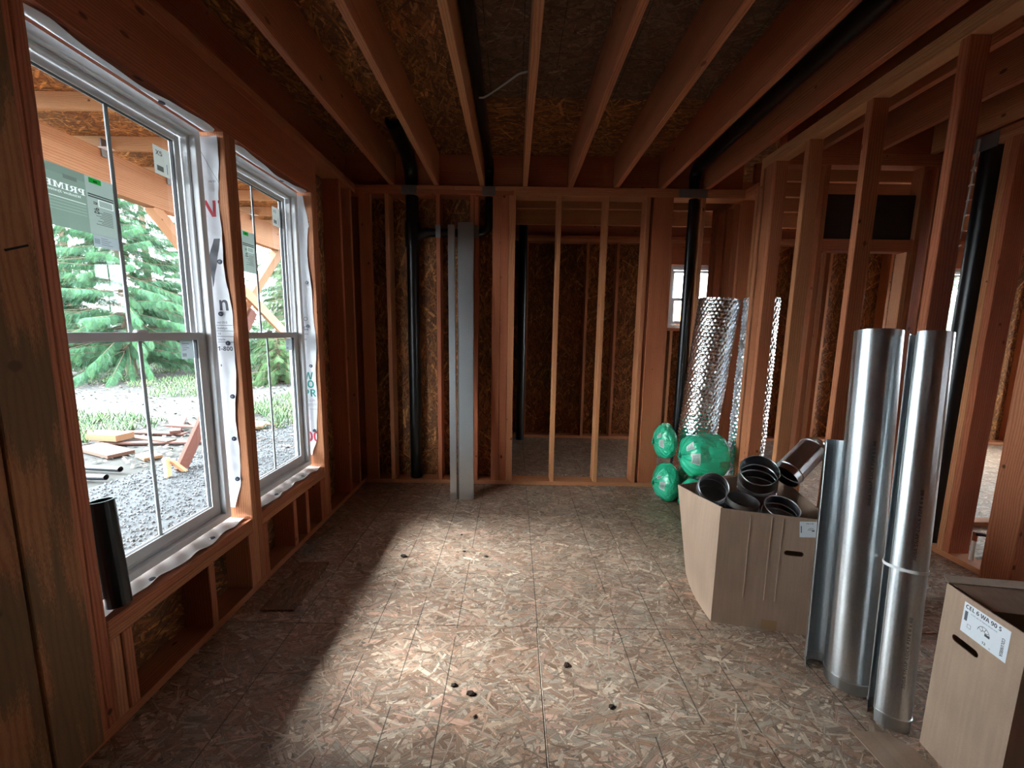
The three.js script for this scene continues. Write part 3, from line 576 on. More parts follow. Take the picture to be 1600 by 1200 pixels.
// conifers round the clearing
{
  const spray = (() => { // flat drooping frond along +x, about 1 m
    const p = []; const tri = (a, b, c) => p.push(...a, ...b, ...c);
    const at = t => [t, .05 * t - .32 * t * t, 0];
    for (let i = 0; i < 13; i++) {
      const t = .04 + i * .074, o = at(t), L = .30 * Math.sin(Math.PI * (.2 + .78 * t)) + .04;
      for (const s of [-1, 1]) { const e = [o[0] + L * .72, o[1] - L * .28, s * L * .75], mx = (o[0] + e[0]) / 2, mz = (o[2] + e[2]) / 2, w = .011; tri(o, [mx + w, (o[1] + e[1]) / 2 + .012, mz - s * w], e); tri(o, e, [mx - w, (o[1] + e[1]) / 2 + .012, mz + s * w]); }
    }
    for (let i = 0; i < 4; i++) { const a = at(i / 4), b = at((i + 1) / 4); tri([a[0], a[1], -.012], [b[0], b[1], 0], [a[0], a[1], .012]); }
    const g = new THREE.BufferGeometry(); g.setAttribute('position', new THREE.Float32BufferAttribute(p, 3)); g.computeVertexNormals(); return g;
  })();
  M.needle = new THREE.MeshPhysicalMaterial({ color: 0xffffff, roughness: 1, side: THREE.DoubleSide, specularIntensity: .1 });
  M.bark = std({ color: 0x5a4a3c, roughness: 1 });
  const m4 = new THREE.Matrix4(), q = new THREE.Quaternion(), q2 = new THREE.Quaternion(), v = new THREE.Vector3(), s = new THREE.Vector3(), c = new THREE.Color(), Yv = new THREE.Vector3(0, 1, 0), Zv = new THREE.Vector3(0, 0, 1);
  function conifer(x, z, h, R, nb, hue, light, label, low = .06, group) {
    const t = thing('conifer_tree', label, 'tree', [x, GY, z], group);
    mesh('trunk', new THREE.CylinderGeometry(.02 * h * .4, .035 * h * .55, h * .96, 9).translate(0, h * .48, 0), M.bark, t);
    const br = [], places = [];
    nb = Math.round(nb * 2.1);
    for (let i = 0; i < nb; i++) {
      const f = low + (1 - low) * Math.min(.99, Math.pow((i + rnd()) / nb, 1.15)), y = f * h, len = R * Math.pow(1 - f, .72) * rr(.6, 1.15) + .25, a = i * 2.39996 + rr(-.4, .4), dr = rr(.1, .6) * (1 - f * .7) - .08;
      br.push(new THREE.CylinderGeometry(.004, .01 + .012 * (1 - f), len * .8, 4).translate(0, -len * .1, 0).translate(0, len / 2, 0).rotateZ(-Math.PI / 2 - dr).rotateY(-a).translate(0, y, 0));
      const n = Math.max(5, Math.round(len * 30));
      for (let k = 0; k < n; k++) { const r = len * (.15 + .87 * k / n), sd = k % 2 ? 1 : -1; places.push([Math.cos(a) * r, y - Math.tan(dr) * r, Math.sin(a) * r, a + sd * rr(.25, .95) * (1 - .6 * k / n), rr(.15, .95) + dr, rr(.45, 1.0) * (.26 + .075 * Math.sqrt(len))]); }
    }
    mesh('branches', mergeGeometries(br), M.bark, t).userData.kind = 'stuff';
    const im = new THREE.InstancedMesh(spray, M.needle, places.length); im.name = 'foliage'; im.userData.kind = 'stuff'; im.castShadow = im.receiveShadow = true;
    places.forEach(([px, py, pz, a, d, k], i) => { q.setFromAxisAngle(Yv, -a); q2.setFromAxisAngle(Zv, -d); q.multiply(q2); im.setMatrixAt(i, m4.compose(v.set(px, py, pz), q, s.set(k, k, k))); im.setColorAt(i, c.setHSL(hue + rr(-.025, .025), rr(.3, .45), light * .145 * rr(.5, 1.5))); });
    t.add(im);
  }
  conifer(-14.4, -14.6, 8.4, 4.0, 120, .36, .46, 'large pale green conifer with drooping fronds beyond the yard, nearest the windows', .1);
  conifer(-20.6, -18.4, 10, 3.1, 95, .38, .42, 'conifer half hidden by the window edge, at the yard border', .05);
  conifer(-12.9, -22.6, 8.8, 2.7, 85, .34, .44, 'conifer right of the largest one, beyond the yard', .04);
  conifer(-18.6, -22.6, 9.5, 2.9, 90, .35, .44, 'slender conifer just behind the largest one, below the sky gap', .04);
  conifer(-9.6, -17.6, 6.0, 2.4, 80, .28, .42, 'yellow-green conifer seen through the farther window', .05);
  conifer(-22.5, -24.5, 12.5, 4.4, 80, .36, .45, 'tall conifer rising behind the largest one', .05);
  conifer(-16.8, -29.5, 12.5, 3.8, 80, .36, .45, 'tall conifer rising behind the gap in the trees', .05);
  conifer(-31.5, -18.5, 12, 4.4, 75, .36, .45, 'tall conifer far behind the lumber pile', .05);
  conifer(-8.2, -25.5, 10.0, 3.4, 70, .33, .45, 'conifer far behind the yellow-green one', .05);
  conifer(-24.5, -10.5, 9.5, 3.4, 70, .37, .42, 'conifer at the edge of the clearing, mostly hidden by the post', .05);
  conifer(-25.5, -35, 15, 5.0, 60, .36, .45, 'tall conifer at the far back, left of the sky gap', .03);
  conifer(-9.5, -35, 14, 4.6, 60, .36, .45, 'tall conifer at the far back, behind the farther window', .03);
  conifer(-35, -29, 15, 5.0, 55, .36, .45, 'tall conifer at the far back, behind the lumber pile', .03);
  conifer(13.5, -13.5, 6.5, 3.2, 60, .3, .44, 'conifer seen in the slit of window beside the tall black pipe', .03);
  conifer(18.5, -18.5, 9, 3.8, 60, .34, .44, 'taller conifer behind the one seen beside the tall black pipe', .03);
  // low shrubs under the trees
  conifer(-8.0, -13.2, 1.6, 1.2, 34, .3, .4, 'low dark green shrub under the trees, seen through the farther window', .02);
}
// neighbour seen through the small rear window
{
  const t = thing('neighbour_house', 'white house wall with a dark window seen through the small rear window', 'house', [0, 0, 0]);
  const w = std({ color: 0xf2f4f5, roughness: .8 });
  for (let k = 0; k < 24; k++) board(t, 'siding_board', 7.5, 15, GY + k * .27, GY + k * .27 + .262, -25.03 - .01 * (k % 2), -25.2, w, { c: .004 });
  board(t, 'window_frame', 10.35, 12.05, 3.75, 5.15, -24.99, -25.02, w); board(t, 'window_pane', 10.5, 11.9, 3.88, 5.02, -24.97, -24.995, std({ color: 0x3c4f4a, roughness: .1 }));
  for (let k = 0; k < 5; k++) board(t, 'window_slat', 10.5, 11.9, 4.05 + k * .19, 4.09 + k * .19, -24.95, -24.968, std({ color: 0x55685f, roughness: .6 }));
  const o = mesh('orange_marker', new THREE.LatheGeometry([[.9, 0], [.9, .08], [.55, .1], [.08, 1.9], [.0, 1.92]].map(p => new THREE.Vector2(...p)), 24), std({ color: 0xf08a18, roughness: .6 }), scene);
  o.position.set(6.4, GY + .0, -15.0); o.scale.setScalar(1.55); tag(o, 'bright orange pointed marker outside the small rear window', 'marker');
}

// ---------- pipes ----------
M.abs = std({ color: 0x0b0c0e, roughness: .32 });
function pipeRun(t, name, pts, r) { return mesh(name, tube(pts, r, Math.max(8, pts.length * 10), 24), M.abs, t); }
const straight = (t, name, a, b, r) => mesh(name, new THREE.TubeGeometry(new THREE.LineCurve3(new THREE.Vector3(...a), new THREE.Vector3(...b)), 1, r, 24), M.abs, t);
function bend(t, a, c, b, r) { // elbow fitting from a to b round the corner c
  const q = new THREE.QuadraticBezierCurve3(new THREE.Vector3(...a), new THREE.Vector3(...c), new THREE.Vector3(...b));
  return mesh('elbow', new THREE.TubeGeometry(q, 16, r, 24), M.abs, t);
}
const hub = (t, a, b, r) => mesh('coupling', new THREE.TubeGeometry(new THREE.LineCurve3(new THREE.Vector3(...a), new THREE.Vector3(...b)), 1, r, 24), M.abs, t);
{
  const z = ZB - .072;
  const a = thing('drain_pipe', 'thick black drain stack with side branch rising between the studs of the back wall', 'pipe');
  straight(a, 'pipe', [-.945, .04, z], [-.945, HP + .06, z], .0565);
  bend(a, [-.945, HP + .05, z], [-.945, HP + .16, z], [-.94, HP + .22, z + .16], .061);
  straight(a, 'pipe', [-.94, HP + .21, z + .14], [-.925, HP + .255, -3.12], .0565);
  hub(a, [-.945, 2.24, z], [-.945, 2.46, z], .066);
  bend(a, [-.945, 2.18, z], [-.945, 2.36, z], [-.80, 2.375, z], .044);
  straight(a, 'branch', [-.84, 2.375, z], [-.34, 2.375, z], .038);
  bend(a, [-.35, 2.375, z], [-.24, 2.375, z], [-.242, 2.49, z], .042);
  straight(a, 'branch', [-.242, 2.47, z], [-.242, HP + .10, z], .038);
  const b = thing('vent_pipe', 'black vent pipe running along the ceiling beside the third joist', 'pipe');
  bend(b, [-.242, HP + .101, z], [-.242, HP + .19, z], [-.242, HP + .19, z + .12], .042);
  straight(b, 'pipe', [-.242, HP + .19, z + .10], [-.232, HP + .20, .6], .036);
  const c = thing('vent_pipe', 'black pipe along the ceiling and down beside the wide post of the back wall', 'pipe');
  straight(c, 'pipe', [1.60, .04, ZB - .05], [1.60, HP + .04, ZB - .05], .04);
  hub(c, [1.60, HP + .005, ZB - .05], [1.60, HP + .09, ZB - .05], .047);
  bend(c, [1.60, HP + .085, ZB - .05], [1.60, HP + .19, ZB - .05], [1.60, HP + .19, ZB + .09], .052);
  straight(c, 'pipe', [1.60, HP + .19, ZB + .07], [1.59, HP + .20, .6], .052);
  const d = thing('drain_pipe', 'tall black drain pipe between studs of the hall wall', 'pipe');
  straight(d, 'pipe', [3.03, .04, -2.668], [3.03, HP - 2 * T - .001, -2.668], .0565);
  hub(d, [3.03, .04, -2.675], [3.03, .12, -2.675], .064);
  const e = thing('drain_pipe', 'dim black pipe in the dark space behind the back wall', 'pipe');
  straight(e, 'pipe', [.105, .002, -5.30], [.105, HP + .1, -5.30], .0565); hub(e, [.105, 1.2, -5.30], [.105, 1.32, -5.30], .064);
  // short offcut standing on the window sill
  const f = mesh('pipe_offcut', pipeGeo(.0365, .40, .005, 40), M.abs, scene); f.position.set(-1.462, .4485, -1.335); f.rotation.set(-.045, 0, .10);
  tag(f, 'short black pipe offcut standing on the near window sill', 'pipe');
}
// ---------- galvanised sheet metal ----------
{
  const W = 256, d = new Uint8Array(W * W * 4), rg = new Uint8Array(W * W * 4), pts = []; for (let i = 0; i < 420; i++) pts.push([rnd() * W, rnd() * W, rnd()]);
  for (let y = 0; y < W; y++) for (let x = 0; x < W; x++) {
    let b = 1e9, v = 0; for (const [px, py, k] of pts) { let dx = Math.abs(px - x), dy = Math.abs(py - y); dx = Math.min(dx, W - dx); dy = Math.min(dy, W - dy); const q = dx * dx + dy * dy; if (q < b) { b = q; v = k; } }
    const i = (y * W + x) * 4; d[i] = 206 + v * 14; d[i + 1] = 209 + v * 14; d[i + 2] = 211 + v * 14; d[i + 3] = 255; rg[i] = rg[i + 1] = rg[i + 2] = 160 + v * 80; rg[i + 3] = 255;
  }
  const map = dataTex(d, W, W, true), rough = dataTex(rg, W, W, false); map.repeat.set(10, 40);
  M.galv = std({ map, roughness: .3, metalness: 1, color: 0xf0f2f3, side: THREE.DoubleSide });
  M.galvDull = std({ map, roughness: .36, metalness: 1, color: 0xdadcdc, side: THREE.DoubleSide });
}
const latheOf = (pts, seg = 48, a0 = 0, al = Math.PI * 2, crease = .5) => toCreasedNormals(new THREE.LatheGeometry(pts.map(p => new THREE.Vector2(...p)), seg, a0, al), crease);
// rolled open duct: wall r(a) over an arc, with crimped foot; stands on y=0 leaning from foot to top
function ductPipe(name, label, foot, top, r, a0, al, H0, parts) {
  const t = thing(name, label, 'duct', foot, 'sheet metal ducts leaning on the right partition');
  const dir = new THREE.Vector3(top[0] - foot[0], top[1] - foot[1], top[2] - foot[2]); t.quaternion.setFromUnitVectors(new THREE.Vector3(0, 1, 0), dir.clone().normalize());
  const L = H0, seg = 64, th = .0009, prof = (rr_, y0, y1) => [[rr_ - th, y0], [rr_, y0], [rr_, y1], [rr_ - th, y1], [rr_ - th, y0]];
  mesh('shell', latheOf(prof(r, .045, L), seg, a0, al), M.galv, t);
  // crimped foot: pleated ring
  const n = 120, g = new THREE.CylinderGeometry(r, r - .004, .045, n, 6, true, a0, al); g.translate(0, .0225, 0);
  const p = g.attributes.position; for (let i = 0; i < p.count; i++) { const x = p.getX(i), z = p.getZ(i), y = p.getY(i), a = Math.atan2(x, z), k = 1 + .02 * Math.sin(a * 56) * (1 - y / .045); p.setX(i, x * k); p.setZ(i, z * k); } g.computeVertexNormals();
  mesh('crimped_end', g, M.galvDull, t);
  mesh('bead', new THREE.TorusGeometry(r + .001, .0025, 8, 64, al).rotateX(Math.PI / 2).rotateY(a0 - Math.PI / 2 + al + Math.PI / 2 - Math.PI / 2).translate(0, .05, 0), M.galv, t);
  // folded lock seams along the two free edges
  for (const a of [a0, a0 + al]) mesh('seam', boardGeo(.006, L - .06, .004, { c: .001 }).rotateY(a).translate(Math.sin(a) * (r - .001), L / 2 + .02, Math.cos(a) * (r - .001)), M.galv, t);
  return t;
}
const aCam = Math.atan2(-.70, .71); // direction from the ducts to the photographer, as atan2(x, z)
const D1 = ductPipe('duct_pipe', 'wide rolled galvanised duct with open seam, touching the large carton', [1.458, 0, -1.505], [1.568, 1.515, -1.70], .080, aCam + 2.85, Math.PI * 2 - .5, 1.524);
const D2 = ductPipe('duct_pipe', 'slimmer rolled galvanised duct with white strap round it', [1.482, 0, -1.342], [1.643, 1.512, -1.553], .062, aCam - .75, Math.PI * 2 - .7, 1.524);
{ const s = mesh('strap', latheOf([[.0635, 0], [.0655, 0], [.0655, .012], [.0635, .012], [.0635, 0]], 48), std({ color: 0xe8eaec, roughness: .5 }), D2, 'white plastic strap'); s.position.y = .60; s.rotation.z = .05; }
ductPipe('duct_pipe', 'shorter open galvanised duct curved round the foot of the wide duct', [1.402, 0, -1.567], [1.478, 1.03, -1.695], .066, aCam - Math.PI * 1.12, Math.PI * .78, 1.03);
// lettering stamped up the slim duct
{
  const tex = canvasTex(64, 512, (g, W, H) => { g.clearRect(0, 0, W, H); g.translate(W / 2 + 10, H - 10); g.rotate(-Math.PI / 2); g.fillStyle = 'rgba(70,74,78,0.75)'; g.font = 'bold 30px sans-serif'; g.fillText('30GA SNAP-LOCK PIPE 6 x 60', 0, 0); });
  const st = new THREE.MeshStandardMaterial({ map: tex, transparent: true, roughness: .5 });
  for (const [D, r, a, y] of [[D2, .0628, aCam + .1, .64], [D2, .0628, aCam + .25, .16], [D1, .0808, aCam + .1, .78]]) { const g = new THREE.CylinderGeometry(r, r, .34, 6, 1, true, a, .028 / r); mesh('stamped_lettering', g.translate(0, y + .17, 0), st, D); }
}
// folded channels leaning at the back wall
{
  const ext = (pts, L, th = .0012) => { const s = new THREE.Shape(); const o = pts.map(p => new THREE.Vector2(...p)); // thin folded section
    const n = o.map((p, i) => { const a = o[Math.max(0, i - 1)], b = o[Math.min(o.length - 1, i + 1)], d = b.clone().sub(a).normalize(); return new THREE.Vector2(p.x - d.y * th, p.y + d.x * th); });
    [...o, ...n.reverse()].forEach((p, i) => i ? s.lineTo(p.x, p.y) : s.moveTo(p.x, p.y)); s.closePath();
    return toCreasedNormals(new THREE.ExtrudeGeometry(s, { depth: L, bevelEnabled: false, steps: 1 }).rotateX(-Math.PI / 2), .4); };
  const lean = (t, f, top) => t.quaternion.setFromUnitVectors(new THREE.Vector3(0, 1, 0), new THREE.Vector3(top[0] - f[0], top[1] - f[1], top[2] - f[2]).normalize());
  const a = thing('sheet_metal_channel', 'narrow bright folded metal channel leaning on the back wall', 'metal channel', [-.51, .002, -3.285]); lean(a, [-.51, 0, -3.285], [-.565, 2.40, -3.565]);
  mesh('web', ext([[-.028, .05], [-.028, 0], [.028, 0], [.028, .05]], 2.42), M.galv, a); mesh('lip', ext([[-.028, .05], [-.018, .05]], 2.42), M.galv, a);
  const b = thing('sheet_metal_channel', 'wider dull folded metal channel leaning on the back wall', 'metal channel', [-.40, .002, -3.29]); lean(b, [-.40, 0, -3.29], [-.435, 2.42, -3.565]);
  mesh('web', ext([[-.072, .05], [-.072, .012], [-.06, 0], [.066, 0], [.066, .05]], 2.44), M.galvDull, b); mesh('lip', ext([[.066, .05], [.055, .05]], 2.44), M.galvDull, b);
}
// ---------- cartons ----------
const cardTex = (() => { const W = 256, d = new Uint8Array(W * W * 4); for (let y = 0; y < W; y++) for (let x = 0; x < W; x++) { const i = (y * W + x) * 4, f = .93 + .06 * vnoise(x / 3, y / 60, 85, 4) + .05 * hash2(x, y) + .05 * vnoise(x / 40, y / 40, 6, 6); d[i] = 166 * f; d[i + 1] = 140 * f; d[i + 2] = 120 * f; d[i + 3] = 255; } return dataTex(d, W, W, true); })();
M.card = std({ map: cardTex, roughness: .8 }); M.cardIn = M.card;
M.tape = std({ color: 0xa88b66, roughness: .25 });
// panel with thickness from four corners (a b along the bottom, c d along the top), bulging outwards
function cardPanel(parent, name, a, b, c, d, bulge = 0, mat = M.card, n = 8) {
  const V = p => new THREE.Vector3(...p), A = V(a), Bv = V(b), Cv = V(c), Dv = V(d), N = Bv.clone().sub(A).cross(Dv.clone().sub(A)).normalize(), p = [], uv = [], ix = [];
  for (const s of [0, 1]) for (let j = 0; j <= n; j++) for (let i = 0; i <= n; i++) {
    const u = i / n, v = j / n, q = A.clone().multiplyScalar((1 - u) * (1 - v)).addScaledVector(Bv, u * (1 - v)).addScaledVector(Cv, u * v).addScaledVector(Dv, (1 - u) * v);
    q.addScaledVector(N, bulge * Math.sin(Math.PI * u) * Math.sin(Math.PI * Math.min(1, v * .75 + .2)) - s * .005); p.push(q.x, q.y, q.z); uv.push(u, v);
  }
  const m = (n + 1) * (n + 1), id = (s, i, j) => s * m + j * (n + 1) + i;
  for (let j = 0; j < n; j++) for (let i = 0; i < n; i++) { ix.push(id(0, i, j), id(0, i + 1, j), id(0, i + 1, j + 1), id(0, i, j), id(0, i + 1, j + 1), id(0, i, j + 1)); ix.push(id(1, i, j), id(1, i + 1, j + 1), id(1, i + 1, j), id(1, i, j), id(1, i, j + 1), id(1, i + 1, j + 1)); }
  const side = (q) => { for (let k = 0; k < n; k++) { const [i0, j0] = q(k), [i1, j1] = q(k + 1); ix.push(id(0, i0, j0), id(1, i0, j0), id(1, i1, j1), id(0, i0, j0), id(1, i1, j1), id(0, i1, j1)); } };
  side(k => [k, 0]); side(k => [n - k, n]); side(k => [0, n - k]); side(k => [n, k]);
  const g = new THREE.BufferGeometry(); g.setAttribute('position', new THREE.Float32BufferAttribute(p, 3)); g.setAttribute('uv', new THREE.Float32BufferAttribute(uv, 2)); g.setIndex(ix);
  return mesh(name, toCreasedNormals(g, .6), mat, parent);
}
// flat panel a->b wide, h tall, with a rounded hand hole at (hx, hy)
function holePanel(parent, name, a, b, h, hole, mat = M.card, topSlope = 0) {
  const dx = b[0] - a[0], dz = b[2] - a[2], w = Math.hypot(dx, dz), s = new THREE.Shape(); s.moveTo(0, 0); s.lineTo(w, 0); s.lineTo(w, h + topSlope); s.quadraticCurveTo(w * .5, h + topSlope * .5 - .004, 0, h); s.closePath();
  if (hole) { const [hx, hy, hw, hh] = hole, p = new THREE.Path(), r = hh / 2; p.absarc(hx + hw / 2 - r, hy, r, -Math.PI / 2, Math.PI / 2, false); p.absarc(hx - hw / 2 + r, hy, r, Math.PI / 2, Math.PI * 1.5, false); p.closePath(); s.holes.push(p); }
  const g = new THREE.ExtrudeGeometry(s, { depth: .0045, bevelEnabled: false, curveSegments: 10 });
  const m = mesh(name, g, mat, parent); m.position.set(a[0], a[1], a[2]); m.rotation.y = -Math.atan2(dz, dx); { const uv = g.attributes.uv; for (let i = 0; i < uv.count; i++) uv.setXY(i, uv.getX(i) * 2, uv.getY(i) * 2); }
  return m;
}
const elbowDrawing = (g, x, y, k) => { g.strokeStyle = '#333a44'; g.lineWidth = 2.5 * k; g.beginPath(); g.arc(x, y, 34 * k, Math.PI, Math.PI * 2.1); g.stroke(); g.beginPath(); g.arc(x, y, 12 * k, Math.PI, Math.PI * 2); g.stroke(); for (let i = 0; i < 4; i++) { const a = Math.PI * (1.15 + i * .24); g.beginPath(); g.moveTo(x + 12 * k * Math.cos(a), y + 12 * k * Math.sin(a)); g.lineTo(x + 34 * k * Math.cos(a), y + 34 * k * Math.sin(a)); g.stroke(); } g.fillStyle = '#454c58'; g.fillRect(x + 8 * k, y - 4 * k, 30 * k, 14 * k); };
{
  const t = thing('cardboard_box', 'large open carton filled with round sheet metal duct fittings', 'box');
  const FLb = [1.05, 0.002, -1.862], FRb = [1.545, 0.002, -1.762], BLb = [1.10, 0.002, -2.27], BRb = [1.62, 0.002, -2.36];
  const FLt = [1.062, .622, -1.868], FRt = [1.545, .61, -1.762], BLt = [.985, .60, -2.215], BRt = [1.66, .63, -2.40];
  const front = holePanel(t, 'front_panel', FLb, [1.54, .002, -1.761], .622, [.345, .425, .085, .026], M.card, -.012);
  cardPanel(t, 'side_panel', BLb, FLb, FLt, BLt, .03, M.card, 10);
  cardPanel(t, 'back_panel', BRb, BLb, BLt, BRt, .0, M.cardIn); cardPanel(t, 'side_panel', FRb, BRb, BRt, FRt, .0, M.cardIn);
  cardPanel(t, 'bottom_panel', FLb, BLb, BRb, FRb, 0, M.cardIn);
  cardPanel(t, 'flap', [1.60, .62, -2.385], [1.20, .61, -2.305], [1.20, .56, -2.345], [1.60, .57, -2.44], 0, M.card);
  const lab = canvasTex(256, 208, (g, W, H) => { g.fillStyle = '#dfe6ec'; g.fillRect(0, 0, W, H); g.fillStyle = '#59616c'; g.font = 'bold 22px sans-serif'; g.fillText('CEL 8 W', 70, 34); elbowDrawing(g, 128, 120, 1); g.fillRect(222, 50, 16, 110); g.fillRect(14, 60, 10, 90); });
  const l = mesh('label', new THREE.PlaneGeometry(.098, .08), std({ map: lab, roughness: .5 }), front, 'white printed label with elbow drawing'); l.position.set(.405, .558, .0056); l.rotation.z = .09;
  const tp = mesh('tape', boardGeo(.07, .05, .0006, { c: .0001 }), M.tape, front, 'brown packing tape'); tp.position.set(.27, .03, .005); 
  // pressed creases across the front
  for (const x of [.14, .235, .285]) { const c = mesh('crease', boardGeo(.006, .44, .003, { c: .0012 }), M.card, front); c.position.set(x, .38, .0046); }
}
{
  const t = thing('cardboard_box', 'tall carton with white part number label at the edge of the picture', 'box');
  const A = [1.528, 0.002, -1.262], B = [1.496, 0.002, -1.018], h = .635, dx = .42, sk = .055; // A far corner, B near corner; box goes on to +x
  const A2 = [A[0] + dx, .002, A[2] + sk], B2 = [B[0] + dx, .002, B[2] + sk], up = (p, y) => [p[0], y, p[2]];
  const f = holePanel(t, 'label_panel', A, B, h, [.088, .47, .085, .024], M.card);
  cardPanel(t, 'side_panel', B, B2, up(B2, h), up(B, h), .004, M.card); cardPanel(t, 'side_panel', A2, A, up(A, h), up(A2, h), 0, M.card); cardPanel(t, 'back_panel', B2, A2, up(A2, h), up(B2, h), 0); cardPanel(t, 'bottom_panel', A, A2, B2, B, 0, M.cardIn);
  cardPanel(t, 'flap', up(A2, h), up(A, h), [A[0] + .05, h - .012, A[2] - .06], [A2[0], h - .005, A2[2] - .06], .002, M.cardIn);
  cardPanel(t, 'flap', [A[0] + .01, h - .002, A[2] + .005], [A2[0], h - .01, A2[2]], [A2[0] - .03, h - .035, A2[2] + .10], [A[0] + .03, h - .03, A[2] + .10], 0, M.cardIn);
  const lab = canvasTex(512, 352, (g, W, H) => {
    g.fillStyle = '#e6ecf2'; g.fillRect(0, 0, W, H); g.fillStyle = '#2a3038'; g.font = 'bold 62px sans-serif'; g.fillText('CEL 6 WA 90 S', 18, 66, W - 36);
    g.fillStyle = '#5a626c'; g.font = '20px sans-serif'; g.fillText('6 inch adj. 90 degree elbow steel', 90, 104, 330); g.fillRect(22, 96, 34, 110);
    elbowDrawing(g, 250, 210, 1.9); g.fillStyle = '#2a3038'; g.font = 'bold 40px sans-serif'; g.fillText('12', 250, 326); g.font = '18px sans-serif'; g.fillText('pc', 330, 330);
    g.save(); g.translate(440, 116); g.rotate(Math.PI / 2); g.font = 'bold 44px sans-serif'; g.fillText('COLUMBIA', 0, 0, 200); g.restore();
    g.strokeStyle = '#8b95a0'; g.strokeRect(70, 230, 40, 40);
  });
  const l = mesh('label', new THREE.PlaneGeometry(.137, .105), std({ map: lab, roughness: .45 }), f, 'white label reading CEL 6 WA 90 S'); l.position.set(.135, .563, .0056);
  // loose flat sheet of cardboard between the ducts and the carton
  const s = new THREE.Shape([[1.30, 1.30], [1.34, .78], [1.46, .80], [1.478, 1.235], [1.43, 1.29]].map(p => new THREE.Vector2(...p))), g = new THREE.ExtrudeGeometry(s, { depth: .004, bevelEnabled: false }).rotateX(-Math.PI / 2);
  const c = mesh('cardboard_sheet', g, M.card, scene); c.position.set(0, .001, 0); tag(c, 'flat piece of cardboard on the floor before the slim duct', 'cardboard');
}
// ---------- duct fittings in the carton ----------
// gored elbow: rings swept round an arc with raised beads at the gore joints
function elbowGeo(r, R, ang, gores = 4, collar = .05) {
  const rows = [], add = (c, t, rad) => rows.push([c, t, rad]);
  const C = a => [new THREE.Vector3(R - R * Math.cos(a), R * Math.sin(a), 0), a];
  add(new THREE.Vector3(0, -collar, 0), 0, r); add(new THREE.Vector3(0, -.006, 0), 0, r);
  for (let k = 0; k <= gores; k++) { const a = ang * k / gores; for (const [da, rad] of [[-.03, r], [-.012, r + .0045], [.012, r + .0045], [.03, r]]) { const q = C(Math.min(ang, Math.max(0, a + da))); add(q[0], q[1], rad); } }
  const e = C(ang), d = new THREE.Vector3(Math.sin(ang), Math.cos(ang), 0); add(e[0].clone().addScaledVector(d, .006), ang, r); add(e[0].clone().addScaledVector(d, collar), ang, r - .002);
  const n = 40, p = [], ix = [];
  for (const [c, a, rad] of rows) for (let i = 0; i <= n; i++) { const b = i / n * Math.PI * 2, lx = Math.cos(b) * rad, lz = Math.sin(b) * rad; p.push(c.x + lx * Math.cos(a), c.y - lx * Math.sin(a), c.z + lz); }
  for (let j = 0; j < rows.length - 1; j++) for (let i = 0; i < n; i++) { const q = j * (n + 1) + i; ix.push(q, q + n + 1, q + 1, q + 1, q + n + 1, q + n + 2); }
  const uv = []; for (let j = 0; j < rows.length; j++) for (let i = 0; i <= n; i++) uv.push(i / n, j / rows.length);
  const g = new THREE.BufferGeometry(); g.setAttribute('position', new THREE.Float32BufferAttribute(p, 3)); g.setAttribute('uv', new THREE.Float32BufferAttribute(uv, 2)); g.setIndex(ix); return toCreasedNormals(g, .5);
}
{
  const rim = (parent, r, pos, rot) => { const m = mesh('rolled_rim', new THREE.TorusGeometry(r, .0028, 8, 48), M.galv, parent); m.position.set(...pos); m.rotation.set(...rot); return m; };
  const grp = 'duct fittings in the large carton';
  const put = (name, label, pos, rot) => { const t = thing(name, label, 'duct fitting', pos, grp); t.rotation.set(...rot); return t; };
  // elbow whose mouth looks along heading (x, z) and tips by tilt from upright; its foot stands down in the carton
  const elbow = (label, mouth, heading, tilt, r, R, gores, collar) => {
    const hx = heading[0] / Math.hypot(...heading), hz = heading[1] / Math.hypot(...heading), ex = R - R * Math.cos(tilt), ey = R * Math.sin(tilt);
    const t = put('duct_elbow', label, [mouth[0] - ex * hx - collar * Math.sin(tilt) * hx, mouth[1] - ey - collar * Math.cos(tilt), mouth[2] - ex * hz - collar * Math.sin(tilt) * hz], [0, Math.atan2(-hz, hx), 0]);
    mesh('body', elbowGeo(r, R, tilt, gores, collar), M.galv, t);
    const q = mesh('rolled_rim', new THREE.TorusGeometry(r - .001, .003, 8, 48).rotateX(Math.PI / 2).rotateZ(-tilt).translate(ex + collar * Math.sin(tilt), ey + collar * Math.cos(tilt), 0), M.galv, t); return t;
  };
  elbow('duct elbow at the far corner of the large carton, mouth tipped to the floor', [1.112, .655, -2.055], [-.35, .95], 1.0, .076, .10, 3, .05);
  elbow('tallest duct elbow in the middle of the large carton', [1.372, .742, -2.085], [-.5, .86], .72, .095, .12, 3, .09);
  elbow('duct elbow with open mouth at the label end of the large carton', [1.372, .622, -1.882], [-.3, .95], .4, .078, .10, 2, .05);
  const col = put('duct_collar', 'short round duct collar lying at the front edge of the large carton', [1.205, .572, -1.948], [.16, 0, -.04]);
  mesh('ring', latheOf([[.074, 0], [.075, 0], [.075, .03], [.080, .034], [.075, .038], [.075, .065], [.074, .065], [.074, 0]], 48), M.galv, col);
  const rd = put('duct_reducer', 'long tapered duct reducer sticking out of the large carton toward the studs', [1.578, .695, -2.155], [0, 0, 0]);
  rd.quaternion.setFromUnitVectors(new THREE.Vector3(0, 1, 0), new THREE.Vector3(.72, .5, -.3).normalize());
  mesh('body', latheOf([[.072, -.02], [.073, .02], [.077, .024], [.073, .028], [.071, .24], [.074, .244], [.068, .25], [.050, .29], [.044, .292]], 48), M.galv, rd);
  mesh('end_cap', new THREE.CircleGeometry(.045, 32).rotateX(-Math.PI / 2).translate(0, .2918, 0), M.galvDull, rd);
}
